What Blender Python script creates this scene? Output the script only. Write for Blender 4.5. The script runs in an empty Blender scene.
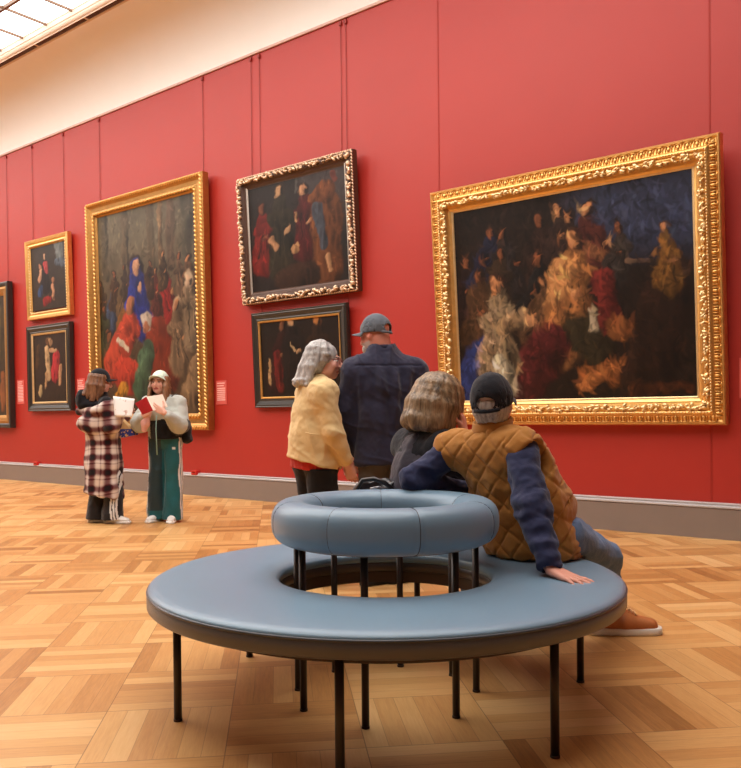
import bpy, bmesh, math, random
import numpy as np
from mathutils import Vector, Matrix, Euler

random.seed(7)
SC = bpy.context.scene
COL = SC.collection
R = math.radians

# ------------------------------------------------------------------ objects
def link(o, parent=None):
    COL.objects.link(o)
    if parent is not None:
        o.parent = parent
    return o

def tag(o, label, cat, group=None):
    o['label'] = label
    o['category'] = cat
    if group:
        o['group'] = group
    return o

def thing(name, label, cat, loc=(0, 0, 0), rot=(0, 0, 0), group=None):
    o = bpy.data.objects.new(name, None)
    o.empty_display_size = 0.1
    o.location = loc
    o.rotation_euler = rot
    link(o)
    return tag(o, label, cat, group)

def mesh_obj(name, verts, faces, mat, parent=None, smooth=True, colors=None, label=None):
    me = bpy.data.meshes.new(name)
    me.from_pydata([tuple(v) for v in verts], [], [tuple(f) for f in faces])
    if smooth:
        me.polygons.foreach_set('use_smooth', [True] * len(me.polygons))
    if colors is not None:
        at = me.color_attributes.new('paint', 'FLOAT_COLOR', 'POINT')
        c = np.ones((len(verts), 4), np.float32)
        c[:, :3] = colors
        at.data.foreach_set('color', c.ravel())
    me.update()
    o = bpy.data.objects.new(name, me)
    if mat is not None:
        me.materials.append(mat)
    link(o, parent)
    if label:
        o['label'] = label
    return o

def bm_obj(name, bm, mat, parent=None, smooth=False, label=None):
    me = bpy.data.meshes.new(name)
    bmesh.ops.recalc_face_normals(bm, faces=bm.faces)
    bm.to_mesh(me)
    bm.free()
    if smooth:
        me.polygons.foreach_set('use_smooth', [True] * len(me.polygons))
    me.materials.append(mat)
    o = bpy.data.objects.new(name, me)
    link(o, parent)
    if label:
        o['label'] = label
    return o

def structure(o):
    o['kind'] = 'structure'
    return o

def bm_box(bm, lo, hi, bevel=0.0, M=None):
    lo = Vector(lo); hi = Vector(hi)
    r = bmesh.ops.create_cube(bm, size=1.0)
    vs = r['verts']
    c = (lo + hi) / 2; s = hi - lo
    for v in vs:
        v.co = Vector((v.co.x * s.x + c.x, v.co.y * s.y + c.y, v.co.z * s.z + c.z))
    if bevel > 0:
        es = list({e for v in vs for e in v.link_edges})
        rr = bmesh.ops.bevel(bm, geom=es, offset=bevel, segments=2, affect='EDGES', profile=0.6)
        vs = list({v for v in rr['verts']} | {v for v in vs if v.is_valid})
    if M is not None:
        for v in vs:
            if v.is_valid:
                v.co = M @ v.co
    return vs

def bm_tube(bm, pts, r, n=10, cap=True):
    pts = [Vector(p) for p in pts]
    rings = []
    for i, p in enumerate(pts):
        d = (pts[min(i + 1, len(pts) - 1)] - pts[max(i - 1, 0)]).normalized()
        a = d.orthogonal().normalized() if i == 0 else (rings[-1][1] - d * rings[-1][1].dot(d)).normalized()
        b = d.cross(a)
        rr = r[i] if isinstance(r, (list, tuple)) else r
        ring = [bm.verts.new(p + (a * math.cos(2 * math.pi * k / n) + b * math.sin(2 * math.pi * k / n)) * rr) for k in range(n)]
        rings.append((ring, a))
    for i in range(len(rings) - 1):
        A, B = rings[i][0], rings[i + 1][0]
        for k in range(n):
            f = bm.faces.new((A[k], A[(k + 1) % n], B[(k + 1) % n], B[k])); f.smooth = True
    if cap:
        bm.faces.new(rings[0][0][::-1]); bm.faces.new(rings[-1][0])

def lathe(profile, n=96, closed=True):
    """profile: list of (radius, z); revolve round z."""
    m = len(profile); V = []; F = []
    for k in range(n):
        a = 2 * math.pi * k / n
        for (r, z) in profile:
            V.append((r * math.cos(a), r * math.sin(a), z))
    for k in range(n):
        k2 = (k + 1) % n
        for j in range(m if closed else m - 1):
            j2 = (j + 1) % m
            F.append((k * m + j, k2 * m + j, k2 * m + j2, k * m + j2))
    return V, F

# ------------------------------------------------------------------ noise
def _hash(ix, iy, iz):
    h = (ix * 374761393 + iy * 668265263 + iz * 2147483647 * 3 + 1274126177) & 0xffffffff
    h = ((h ^ (h >> 13)) * 1274126177) & 0xffffffff
    h = (h ^ (h >> 16)) & 0xffffff
    return h.astype(np.float64) / float(0xffffff) * 2 - 1

def vnoise(P, seed=0):
    P = np.asarray(P, np.float64) + seed * 17.31 + 1000.0
    I = np.floor(P).astype(np.int64); Fr = P - I
    U = Fr * Fr * (3 - 2 * Fr)
    out = 0
    for dx in (0, 1):
        for dy in (0, 1):
            for dz in (0, 1):
                w = (U[:, 0] if dx else 1 - U[:, 0]) * (U[:, 1] if dy else 1 - U[:, 1]) * (U[:, 2] if dz else 1 - U[:, 2])
                out = out + w * _hash(I[:, 0] + dx, I[:, 1] + dy, I[:, 2] + dz)
    return out

def ridges(P, seed=0):
    return 1 - np.abs(vnoise(P, seed)) * 2

# ------------------------------------------------------------------ implicit bodies
def V3(p):
    return np.array(p, np.float64)

def unit(v):
    v = V3(v)
    return v / np.linalg.norm(v)

def cap(a, b, ra, rb=None, k=0.02, w=None, s=1.0, op='u'):
    return dict(t='c', a=V3(a), b=V3(b), ra=ra, rb=ra if rb is None else rb, k=k, w=None if w is None else unit(w), s=s, op=op)

def ell(c, r, k=0.02, M=None, op='u'):
    r = V3(r) if np.ndim(r) else V3((r, r, r))
    return dict(t='e', a=V3(c), r=r, M=None if M is None else np.array(M, np.float64), k=k, op=op)

def cut(p, n, k=0.0, near=None):
    return dict(t='p', a=V3(p), n=unit(n), k=k, op='i', near=near)

def box_of(d):
    if d['t'] == 'c':
        m = max(d['ra'], d['rb']) * max(1, d['s'])
        return np.minimum(d['a'], d['b']) - m, np.maximum(d['a'], d['b']) + m
    m = d['r'].max()
    return d['a'] - m, d['a'] + m

def dist(d, X, Y, Z):
    if d['t'] == 'c':
        a, b = d['a'], d['b']; ba = b - a; L2 = max(ba @ ba, 1e-12)
        px, py, pz = X - a[0], Y - a[1], Z - a[2]
        t = np.clip((px * ba[0] + py * ba[1] + pz * ba[2]) / L2, 0, 1)
        qx, qy, qz = px - t * ba[0], py - t * ba[1], pz - t * ba[2]
        q2 = qx * qx + qy * qy + qz * qz
        if d['w'] is not None:
            w = d['w']; dw = qx * w[0] + qy * w[1] + qz * w[2]
            q2 = q2 - dw * dw * (1 - 1 / d['s'] ** 2)
        return np.sqrt(np.maximum(q2, 0)) - (d['ra'] + t * (d['rb'] - d['ra']))
    if d['t'] == 'e':
        px, py, pz = X - d['a'][0], Y - d['a'][1], Z - d['a'][2]
        if d['M'] is not None:
            M = d['M']
            px, py, pz = (px * M[0, 0] + py * M[1, 0] + pz * M[2, 0], px * M[0, 1] + py * M[1, 1] + pz * M[2, 1], px * M[0, 2] + py * M[1, 2] + pz * M[2, 2])
        r = d['r']
        k0 = np.sqrt((px / r[0]) ** 2 + (py / r[1]) ** 2 + (pz / r[2]) ** 2)
        k1 = np.sqrt((px / r[0] ** 2) ** 2 + (py / r[1] ** 2) ** 2 + (pz / r[2] ** 2) ** 2)
        return k0 * (k0 - 1) / np.maximum(k1, 1e-9)
    n = d['n']; a = d['a']
    return (X - a[0]) * n[0] + (Y - a[1]) * n[1] + (Z - a[2]) * n[2]

def solid(prims, res):
    """surface-net mesh of the smooth union / difference of the primitives"""
    los, his = zip(*[box_of(d) for d in prims if d['op'] == 'u'])
    lo = np.min(los, 0) - 3 * res - 0.01; hi = np.max(his, 0) + 3 * res + 0.01
    n = np.ceil((hi - lo) / res).astype(int) + 1
    ax = [lo[i] + res * np.arange(n[i]) for i in range(3)]
    F = np.full(n, 1.0, np.float32)
    for d in prims:
        if d['t'] == 'p':
            if d['near'] is not None:
                c, rad = d['near']; bl, bh = V3(c) - rad, V3(c) + rad
            else:
                bl, bh = lo, hi
        else:
            bl, bh = box_of(d); mg = d['k'] + 3 * res
            bl = bl - mg; bh = bh + mg
        i0 = np.clip(np.floor((bl - lo) / res).astype(int), 0, n); i1 = np.clip(np.ceil((bh - lo) / res).astype(int) + 1, 0, n)
        if np.any(i1 <= i0):
            continue
        sl = tuple(slice(i0[i], i1[i]) for i in range(3))
        X = ax[0][sl[0]][:, None, None]; Y = ax[1][sl[1]][None, :, None]; Z = ax[2][sl[2]][None, None, :]
        g = dist(d, X, Y, Z).astype(np.float32)
        f = F[sl]; k = max(d['k'], 1e-6)
        if d['op'] == 'u':
            h = np.maximum(k - np.abs(f - g), 0) / k
            F[sl] = np.minimum(f, g) - h * h * k * 0.25
        elif d['op'] == 's':
            h = np.maximum(k - np.abs(f + g), 0) / k
            F[sl] = np.maximum(f, -g) + h * h * k * 0.25
        else:
            if d['near'] is not None:
                c, rad = d['near']
                dd = np.sqrt((X - c[0]) ** 2 + (Y - c[1]) ** 2 + (Z - c[2]) ** 2)
                g = np.where(dd > rad, np.float32(-1), g)
            F[sl] = np.maximum(f, g)
    S = F < 0
    cnt = np.zeros(n - 1, np.int8)
    C8 = [(x, y, z) for x in (0, 1) for y in (0, 1) for z in (0, 1)]
    for c in C8:
        cnt += S[c[0]:n[0] - 1 + c[0], c[1]:n[1] - 1 + c[1], c[2]:n[2] - 1 + c[2]]
    mask = (cnt > 0) & (cnt < 8)
    cells = np.argwhere(mask)
    idx = np.full(n - 1, -1, np.int64); idx[mask] = np.arange(len(cells))
    acc = np.zeros((len(cells), 3)); num = np.zeros(len(cells))
    for a in C8:
        for axx in range(3):
            if a[axx]:
                continue
            b = list(a); b[axx] = 1
            fa = F[cells[:, 0] + a[0], cells[:, 1] + a[1], cells[:, 2] + a[2]]
            fb = F[cells[:, 0] + b[0], cells[:, 1] + b[1], cells[:, 2] + b[2]]
            m = (fa < 0) != (fb < 0)
            t = np.where(m, fa / np.where(m, fa - fb, 1), 0)
            p = np.tile(V3(a), (len(cells), 1)); p[:, axx] += t
            acc[m] += p[m]; num[m] += 1
    verts = lo + res * (cells + acc / np.maximum(num, 1)[:, None])
    quads = []
    for axx in range(3):
        u, v = (axx + 1) % 3, (axx + 2) % 3
        sa = [slice(None)] * 3; sb = [slice(None)] * 3
        sa[axx] = slice(0, -1); sb[axx] = slice(1, None)
        ch = S[tuple(sa)] != S[tuple(sb)]
        E = np.argwhere(ch)
        E = E[(E[:, u] > 0) & (E[:, v] > 0) & (E[:, u] < n[u] - 1) & (E[:, v] < n[v] - 1)]
        ins = S[E[:, 0], E[:, 1], E[:, 2]]
        def at(du, dv):
            q = E.copy(); q[:, u] -= du; q[:, v] -= dv
            return idx[q[:, 0], q[:, 1], q[:, 2]]
        Q = np.stack([at(1, 1), at(0, 1), at(0, 0), at(1, 0)], 1)
        Q[~ins] = Q[~ins][:, ::-1]
        quads.append(Q)
    Q = np.concatenate(quads)
    Q = Q[(Q >= 0).all(1)]
    # light smoothing
    for _ in range(1):
        s = np.zeros_like(verts); c = np.zeros(len(verts))
        for i in range(4):
            a, b = Q[:, i], Q[:, (i + 1) % 4]
            np.add.at(s, a, verts[b]); np.add.at(c, a, 1)
        verts = verts * 0.6 + 0.4 * s / np.maximum(c, 1)[:, None]
    return verts, Q

def normals(V, Q):
    n = np.cross(V[Q[:, 2]] - V[Q[:, 0]], V[Q[:, 3]] - V[Q[:, 1]])
    N = np.zeros_like(V)
    for i in range(4):
        np.add.at(N, Q[:, i], n)
    return N / np.maximum(np.linalg.norm(N, axis=1), 1e-12)[:, None]

def fast_mesh(name, V, Q, mat, parent=None, colors=None, label=None):
    me = bpy.data.meshes.new(name)
    me.vertices.add(len(V)); me.vertices.foreach_set('co', np.asarray(V, np.float32).ravel())
    me.loops.add(len(Q) * 4); me.loops.foreach_set('vertex_index', Q.astype(np.int32).ravel())
    me.polygons.add(len(Q)); me.polygons.foreach_set('loop_start', np.arange(0, len(Q) * 4, 4, dtype=np.int32))
    me.polygons.foreach_set('loop_total', np.full(len(Q), 4, np.int32))
    me.update(calc_edges=True)
    me.polygons.foreach_set('use_smooth', np.ones(len(Q), bool))
    if colors is not None:
        at = me.color_attributes.new('paint', 'FLOAT_COLOR', 'POINT')
        c = np.ones((len(V), 4), np.float32); c[:, :3] = colors
        at.data.foreach_set('color', c.ravel())
    me.update()
    me.materials.append(mat)
    o = bpy.data.objects.new(name, me)
    link(o, parent)
    if label:
        o['label'] = label
    return o

def sculpt(name, prims, mat, parent, res=0.008, disp=None, colors=None, label=None):
    V, Q = solid(prims, res)
    if disp is not None:
        V = V + normals(V, Q) * disp(V)[:, None]
    c = colors(V) if colors is not None else None
    return fast_mesh(name, V, Q, mat, parent, c, label)

# ------------------------------------------------------------------ materials
def srgb(r, g, b):
    f = lambda c: (c / 255 / 12.92) if c / 255 <= 0.04045 else ((c / 255 + 0.055) / 1.055) ** 2.4
    return (f(r), f(g), f(b))

class NT:
    def __init__(s, name):
        s.m = bpy.data.materials.new(name); s.m.use_nodes = True
        s.t = s.m.node_tree; s.n = s.t.nodes; s.l = s.t.links
        s.b = s.n['Principled BSDF']
    def node(s, ty, **kw):
        nd = s.n.new(ty)
        for k, v in kw.items():
            setattr(nd, k, v)
        return nd
    def put(s, sock, val):
        if isinstance(val, bpy.types.NodeSocket):
            s.l.new(val, sock)
        elif val is not None:
            sock.default_value = val
    def math(s, op, a, b=None, c=None):
        nd = s.node('ShaderNodeMath', operation=op)
        s.put(nd.inputs[0], a)
        if b is not None: s.put(nd.inputs[1], b)
        if c is not None: s.put(nd.inputs[2], c)
        return nd.outputs[0]
    def mix(s, f, a, b, mode='MIX'):
        nd = s.node('ShaderNodeMix', data_type='RGBA', blend_type=mode)
        s.put(nd.inputs[0], f)
        s.put(nd.inputs[6], a if isinstance(a, bpy.types.NodeSocket) else (*a, 1))
        s.put(nd.inputs[7], b if isinstance(b, bpy.types.NodeSocket) else (*b, 1))
        return nd.outputs[2]
    def coord(s, what='Object'):
        return s.node('ShaderNodeTexCoord').outputs[what]
    def mapping(s, vec, scale=(1, 1, 1), rot=(0, 0, 0)):
        nd = s.node('ShaderNodeMapping'); s.put(nd.inputs['Vector'], vec)
        nd.inputs['Scale'].default_value = scale; nd.inputs['Rotation'].default_value = rot
        return nd.outputs[0]
    def noise(s, vec, scale, detail=3, rough=0.55):
        nd = s.node('ShaderNodeTexNoise'); s.put(nd.inputs['Vector'], vec)
        nd.inputs['Scale'].default_value = scale; nd.inputs['Detail'].default_value = detail; nd.inputs['Roughness'].default_value = rough
        return nd.outputs['Fac']
    def ramp(s, f, stops):
        nd = s.node('ShaderNodeValToRGB'); s.put(nd.inputs[0], f)
        el = nd.color_ramp.elements
        while len(el) < len(stops): el.new(0.5)
        for e, (p, c) in zip(el, stops):
            e.position = p; e.color = (*c, 1)
        return nd.outputs[0]
    def bump(s, h, strength=0.3, dist=0.01):
        nd = s.node('ShaderNodeBump'); s.put(nd.inputs['Height'], h)
        nd.inputs['Strength'].default_value = strength; nd.inputs['Distance'].default_value = dist
        s.l.new(nd.outputs[0], s.b.inputs['Normal'])
    def set(s, **kw):
        names = dict(color='Base Color', rough='Roughness', metal='Metallic', spec='Specular IOR Level', sheen='Sheen Weight', sheenrough='Sheen Roughness',
                     coat='Coat Weight', coatrough='Coat Roughness', emit='Emission Color', estr='Emission Strength', sss='Subsurface Weight', alpha='Alpha', trans='Transmission Weight')
        for k, v in kw.items():
            if isinstance(v, tuple) and len(v) == 3: v = (*v, 1)
            s.put(s.b.inputs[names[k]], v)
        return s.m

def flat(name, c, rough=0.6, spec=0.3, var=0.12, scale=30, bump=0.0, **kw):
    t = NT(name); v = t.coord()
    n = t.noise(v, scale, 4)
    col = t.mix(n, tuple(x * (1 - var) for x in c), tuple(min(1, x * (1 + var)) for x in c))
    if bump:
        t.bump(t.noise(v, scale * 3, 3), bump, 0.004)
    return t.set(color=col, rough=rough, spec=spec, **kw)

def cloth(name, c, scale=260, rough=0.9, sheen=0.15, var=0.15, attr=False, bump=0.25, spec=0.15):
    t = NT(name); v = t.coord()
    weave = t.noise(v, scale, 2); big = t.noise(v, 9, 4)
    if attr:
        base = t.node('ShaderNodeAttribute', attribute_name='paint').outputs['Color']
    else:
        base = None
    lo = tuple(x * (1 - var) for x in c); hi = tuple(min(1, x * (1 + var)) for x in c)
    col = t.mix(big, lo, hi)
    if attr:
        col = t.mix(1.0, base, t.mix(big, (1 - var,) * 3, (1, 1, 1)), 'MULTIPLY')
    t.bump(weave, bump, 0.003)
    return t.set(color=col, rough=rough, spec=spec, sheen=sheen)
# ================================================================== camera
YAW = R(38.5)
def cam_frame():
    yaw = YAW; pit = R(-0.8); roll = 0.0095
    fw = Vector((-math.sin(yaw) * math.cos(pit), math.cos(yaw) * math.cos(pit), math.sin(pit)))
    rt = Vector((math.cos(yaw), math.sin(yaw), 0)); up = rt.cross(fw)
    r2 = rt * math.cos(roll) - up * math.sin(roll); u2 = up * math.cos(roll) + rt * math.sin(roll)
    return Matrix(((r2.x, u2.x, -fw.x, 0), (r2.y, u2.y, -fw.y, 0), (r2.z, u2.z, -fw.z, 1.1), (0, 0, 0, 1)))
cd = bpy.data.cameras.new('camera'); cam = bpy.data.objects.new('camera', cd); COL.objects.link(cam)
cam.matrix_world = cam_frame()
cd.sensor_fit = 'HORIZONTAL'; cd.sensor_width = 36; cd.lens = 36 * 820 / 741; cd.shift_y = 41 / 741
SC.camera = cam
SC.view_settings.view_transform = 'Standard'; SC.view_settings.look = 'None'
SC.view_settings.gamma = 1; SC.view_settings.use_curve_mapping = False
SC.view_settings.exposure = 0.0

# ================================================================== room constants (x along the picture wall, y towards it)
WY, WTOP = 7.36, 5.72
X0, X1, Y0 = -27.0, 3.2, -4.6
COVE_Y, COVE_Z = 6.60, 6.60           # top of the plaster cove
SKY_Y, SKY_Z = 6.45, 6.74             # edge of the laylight

# ---- materials of the room
def wall_material():
    t = NT('red_wall_fabric'); v = t.coord()
    n = t.noise(v, 1.3, 4); w = t.noise(v, 420, 2)
    col = t.mix(n, srgb(162, 36, 25), srgb(171, 40, 29))
    t.bump(w, 0.12, 0.002)
    return t.set(color=col, rough=0.5, spec=0.5, sheen=0.0, sheenrough=0.4)
M_WALL = wall_material()

def floor_material():
    t = NT('oak_parquet'); sep = t.node('ShaderNodeSeparateXYZ'); t.l.new(t.coord(), sep.inputs[0])
    x, y = sep.outputs[0], sep.outputs[1]
    q = 1 / math.sqrt(2); S = 0.46; N = 6
    u = t.math('DIVIDE', t.math('SUBTRACT', t.math('MULTIPLY', t.math('ADD', x, y), q), 0.28), S)
    v = t.math('DIVIDE', t.math('SUBTRACT', t.math('MULTIPLY', t.math('SUBTRACT', y, x), q), 0.37), S)
    cu, cv = t.math('FLOOR', u), t.math('FLOOR', v)
    fu, fv = t.math('FRACT', u), t.math('FRACT', v)
    par = t.math('FLOORED_MODULO', t.math('ADD', cu, cv), 2.0)
    def sel(a, b):      # par=1 -> a
        return t.math('ADD', t.math('MULTIPLY', par, a), t.math('MULTIPLY', t.math('SUBTRACT', 1.0, par), b))
    across = sel(fu, fv); along = sel(fv, fu)
    ac = t.math('MULTIPLY', across, float(N)); pi = t.math('FLOOR', ac); pf = t.math('FRACT', ac)
    def rnd(a, b, c):
        cb = t.node('ShaderNodeCombineXYZ'); t.put(cb.inputs[0], a); t.put(cb.inputs[1], b); t.put(cb.inputs[2], c)
        w = t.node('ShaderNodeTexWhiteNoise', noise_dimensions='3D'); t.l.new(cb.outputs[0], w.inputs['Vector'])
        return w.outputs['Value']
    r1 = rnd(cu, cv, pi); r2 = rnd(cv, cu, t.math('ADD', pi, 31.7)); rs = rnd(cu, cv, 77.0)
    # grain runs along each strip
    cb = t.node('ShaderNodeCombineXYZ')
    t.put(cb.inputs[0], t.math('MULTIPLY', along, 1.6)); t.put(cb.inputs[1], t.math('MULTIPLY', ac, 3.4)); t.put(cb.inputs[2], t.math('MULTIPLY', r1, 57.0))
    g1 = t.noise(cb.outputs[0], 2.2, 5, 0.6)
    cb2 = t.node('ShaderNodeCombineXYZ')
    t.put(cb2.inputs[0], t.math('MULTIPLY', along, 3.0)); t.put(cb2.inputs[1], t.math('MULTIPLY', ac, 16.0)); t.put(cb2.inputs[2], t.math('MULTIPLY', r2, 91.0))
    g2 = t.noise(cb2.outputs[0], 3.0, 3, 0.6)
    f = t.math('ADD', t.math('MULTIPLY', r1, 0.48), t.math('MULTIPLY', t.math('SUBTRACT', g1, 0.5), 0.5))
    f = t.math('ADD', f, t.math('MULTIPLY', t.math('SUBTRACT', g2, 0.5), 0.28))
    f = t.math('ADD', f, t.math('MULTIPLY', rs, 0.36))
    col = t.ramp(f, [(0.0, srgb(150, 100, 50)), (0.28, srgb(188, 134, 76)), (0.6, srgb(210, 162, 102)), (1.0, srgb(226, 188, 132))])
    # joints
    def edge(fr, w):
        d = t.math('MINIMUM', fr, t.math('SUBTRACT', 1.0, fr))
        return t.math('LESS_THAN', d, w)
    e1 = edge(pf, 0.016); e2 = t.math('MAXIMUM', edge(fu, 0.0036), edge(fv, 0.0036))
    j = t.math('MAXIMUM', t.math('MULTIPLY', e1, 0.35), t.math('MULTIPLY', e2, 0.65))
    col = t.mix(j, col, srgb(92, 52, 24))
    rough = t.math('ADD', 0.30, t.math('MULTIPLY', g1, 0.16))
    t.bump(t.math('SUBTRACT', g2, j), 0.06, 0.002)
    return t.set(color=col, rough=rough, spec=0.42)
M_FLOOR = floor_material()
M_PLASTER = flat('white_plaster', srgb(236, 232, 226), 0.7, 0.2, 0.02, 3)
M_CORNICE = flat('cream_cornice_paint', srgb(226, 204, 184), 0.55, 0.3, 0.03, 5)
M_VENT = flat('dark_vent_metal', srgb(62, 40, 34), 0.5, 0.3)
M_BASE = flat('grey_skirting_paint', srgb(132, 118, 109), 0.42, 0.4, 0.04, 8)
M_CAPM = flat('pale_skirting_cap_paint', srgb(184, 180, 180), 0.35, 0.5, 0.03, 8)
M_MULL = flat('brown_glazing_bar', srgb(120, 92, 70), 0.45, 0.4)

def glow(name, c, s):
    t = NT(name); n = t.noise(t.coord(), 1.5, 2)
    col = t.mix(n, tuple(x * 0.94 for x in c), c)
    return t.set(color=(0.8, 0.8, 0.8), rough=0.4, emit=col, estr=s)
M_SKY = glow('laylight_glass', (1.0, 0.98, 0.95), 4.6)

def quad_obj(name, pts, mat):
    return structure(mesh_obj(name, pts, [(0, 1, 2, 3)], mat, smooth=False))

def slab(name, lo, hi, mat):
    bm = bmesh.new(); bm_box(bm, lo, hi)
    return structure(bm_obj(name, bm, mat))

slab('floor', (X0, Y0, -0.12), (X1, WY, 0.0), M_FLOOR)
slab('wall_back', (X0 - .3, WY, -0.12), (X1 + .3, WY + 0.3, WTOP), M_WALL)
M_PALE = flat('pale_fill_wall', srgb(222, 212, 200), 0.7, 0.2, 0.04, 2)  # unseen end wall, pale tone chosen for the fill light it bounces
M_DIM = flat('dim_bounce_wall', srgb(104, 80, 70), 0.7, 0.2, 0.04, 2)  # unseen walls, dim tone chosen to cut the bounce from behind
slab('wall_left', (X0 - 0.3, Y0, -0.12), (X0, WY, WTOP), M_PALE)
slab('wall_right', (X1, Y0, -0.12), (X1 + 0.3, WY, WTOP), M_DIM)
slab('wall_front', (X0 - .3, Y0 - 0.3, -0.12), (X1 + .3, Y0, WTOP), M_DIM)

# plaster cove, one piece per side (quarter-ellipse in section)
def cove(name, corner):
    """corner(t, out): point at param t along the side, 'out' = distance into the room"""
    n = 14; V = []; F = []
    a, b = WY - COVE_Y, COVE_Z - WTOP
    for i in range(n + 1):
        th = math.pi / 2 * i / n
        out = a * (1 - math.cos(th)); z = WTOP + b * math.sin(th)
        for t in (0, 1):
            V.append(corner(t, out, z))
    for i in range(n):
        F.append((2 * i, 2 * i + 1, 2 * i + 3, 2 * i + 2))
    # solid backing
    m = len(V)
    for i in range(n + 1):
        th = math.pi / 2 * i / n
        out = a * (1 - math.cos(th)) - 0.06; z = WTOP + b * math.sin(th) + 0.05
        for t in (0, 1):
            V.append(corner(t, out, z))
    for i in range(n):
        F.append((m + 2 * i, m + 2 * i + 2, m + 2 * i + 3, m + 2 * i + 1))
    structure(mesh_obj(name, V, F, M_PLASTER))
cove('trim_1', lambda t, o, z: ((X1 - o, X0 + o)[t], WY - o, z))
cove('trim_2', lambda t, o, z: ((X0 + o, X1 - o)[t], Y0 + o, z))
cove('trim_3', lambda t, o, z: (X0 + o, (WY - o, Y0 + o)[t], z))
cove('trim_4', lambda t, o, z: (X1 - o, (Y0 + o, WY - o)[t], z))

# thin picture rail bead between red wall and cove
bm = bmesh.new(); bm_box(bm, (X0, WY - 0.022, WTOP - 0.022), (X1, WY, WTOP + 0.012), 0.006)
structure(bm_obj('trim_5', bm, flat('rail_bead_paint', srgb(206, 170, 156), 0.5, 0.3)))

# cornice round the laylight: soffit, then a moulded rise to the glazing
def cornice_ring(name, prof, mat):
    """prof: (inset from wall, z)"""
    V = []; F = []
    for (o, z) in prof:
        V += [(X0 + o, Y0 + o, z), (X1 - o, Y0 + o, z), (X1 - o, WY - o, z), (X0 + o, WY - o, z)]
    for i in range(len(prof) - 1):
        for k in range(4):
            k2 = (k + 1) % 4
            F.append((4 * i + k, 4 * i + k2, 4 * i + 4 + k2, 4 * i + 4 + k))
    return structure(mesh_obj(name, V, F, mat, smooth=False))
oc = WY - COVE_Y
prof = [(oc, COVE_Z), (oc + 0.012, COVE_Z - 0.012), (oc + 0.025, COVE_Z), (oc + 0.03, COVE_Z + 0.012), (oc + 0.095, COVE_Z + 0.016), (oc + 0.10, COVE_Z + 0.005), (oc + 0.112, COVE_Z + 0.004)]
for i in range(9):
    th = math.pi / 2 * i / 8
    prof.append((oc + 0.112 + 0.03 * math.sin(th), COVE_Z + 0.02 + 0.06 * (1 - math.cos(th))))
prof += [(oc + 0.15, COVE_Z + 0.09), (oc + 0.15, SKY_Z + 0.01), (oc + 0.16, SKY_Z + 0.03)]
cornice_ring('trim_6', prof, M_CORNICE)

# slotted air vents in the cornice soffit above the picture wall
def vent(x0, label):
    t = thing('air_vent', label, 'vent', (x0, COVE_Y - 0.062, COVE_Z + 0.012), group='slotted vents in the cornice')
    bm = bmesh.new(); bm_box(bm, (0.03, -0.032, -0.004), (1.27, 0.030, 0.006)); bm_obj('vent_slot', bm, M_VENT, t)
    bm = bmesh.new()
    for y in (-0.013, 0.008):
        bm_box(bm, (0.03, y - 0.003, -0.010), (1.27, y + 0.003, -0.003))
    bm_obj('louvre', bm, flat('vent_louvre_paint', srgb(120, 84, 70), 0.5), t)
    return t
for i, lab in enumerate(('dark slotted air vent in the cornice, touching the left edge of the photo',
                         'dark slotted air vent in the cornice, second from the left',
                         'dark slotted air vent in the cornice, running out of the top of the photo')):
    vent(-12.77 + 1.3 * i, lab)

# the laylight: luminous ceiling glass in a grid of brown bars
LX, LY = 0.2, -0.9                   # laylight cut short at the unseen near end, to dim the light there
slab('window_1', (X0 + .9, LY, SKY_Z + 0.035), (LX, SKY_Y + .05, SKY_Z + 0.06), M_SKY)
slab('ceiling', (X0 + .9, Y0 + .9, SKY_Z + 0.035), (X1 - .9, LY, SKY_Z + 0.09), M_PLASTER)
slab('trim_30', (LX, LY, SKY_Z + 0.035), (X1 - .9, SKY_Y + .05, SKY_Z + 0.09), M_PLASTER)
bm = bmesh.new()
x = -11.69 - 0.655 * 23
while x < LX:
    if x > X0 + 0.9:
        bm_box(bm, (x - 0.011, LY, SKY_Z + 0.0), (x + 0.011, SKY_Y + 0.02, SKY_Z + 0.034))
    x += 0.655
structure(bm_obj('trim_7', bm, M_MULL))
bm = bmesh.new()
y = SKY_Y - 0.64
while y > LY:
    bm_box(bm, (X0 + .9, y - 0.02, SKY_Z - 0.012), (LX, y + 0.02, SKY_Z + 0.034))
    y -= 0.64
structure(bm_obj('trim_8', bm, M_MULL))

# skirting
def skirting(name, a, b, nrm):
    """a->b along the wall foot, nrm = into the room"""
    a, b, nrm = Vector(a), Vector(b), Vector(nrm)
    body = [(0, 0), (0.068, 0), (0.068, 0.255), (0.06, 0.262), (0, 0.262)]
    capp = [(0, 0.262), (0.062, 0.262), (0.074, 0.268), (0.074, 0.279), (0.058, 0.284), (0.046, 0.288), (0.046, 0.293), (0.05, 0.296), (0.05, 0.303), (0.03, 0.308), (0, 0.308)]
    for nm, pr, mat in ((name, body, M_BASE), ('trim_%d' % skirting.n, capp, M_CAPM)):
        V = []; F = []
        for p in (a, b):
            for (o, z) in pr:
                V.append(tuple(p + nrm * o + Vector((0, 0, z))))
        m = len(pr)
        for j in range(m):
            F.append((j, (j + 1) % m, m + (j + 1) % m, m + j))
        F += [tuple(range(m)), tuple(range(m, 2 * m))[::-1]]
        structure(mesh_obj(nm, V, F, mat, smooth=False))
    skirting.n += 1
skirting.n = 9
skirting('baseboard_back', (X0, WY, 0), (X1, WY, 0), (0, -1, 0))
skirting('baseboard_front', (X0, Y0, 0), (X1, Y0, 0), (0, 1, 0))
skirting('baseboard_left', (X0, Y0, 0), (X0, WY, 0), (1, 0, 0))
skirting('baseboard_right', (X1, Y0, 0), (X1, WY, 0), (-1, 0, 0))

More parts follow.
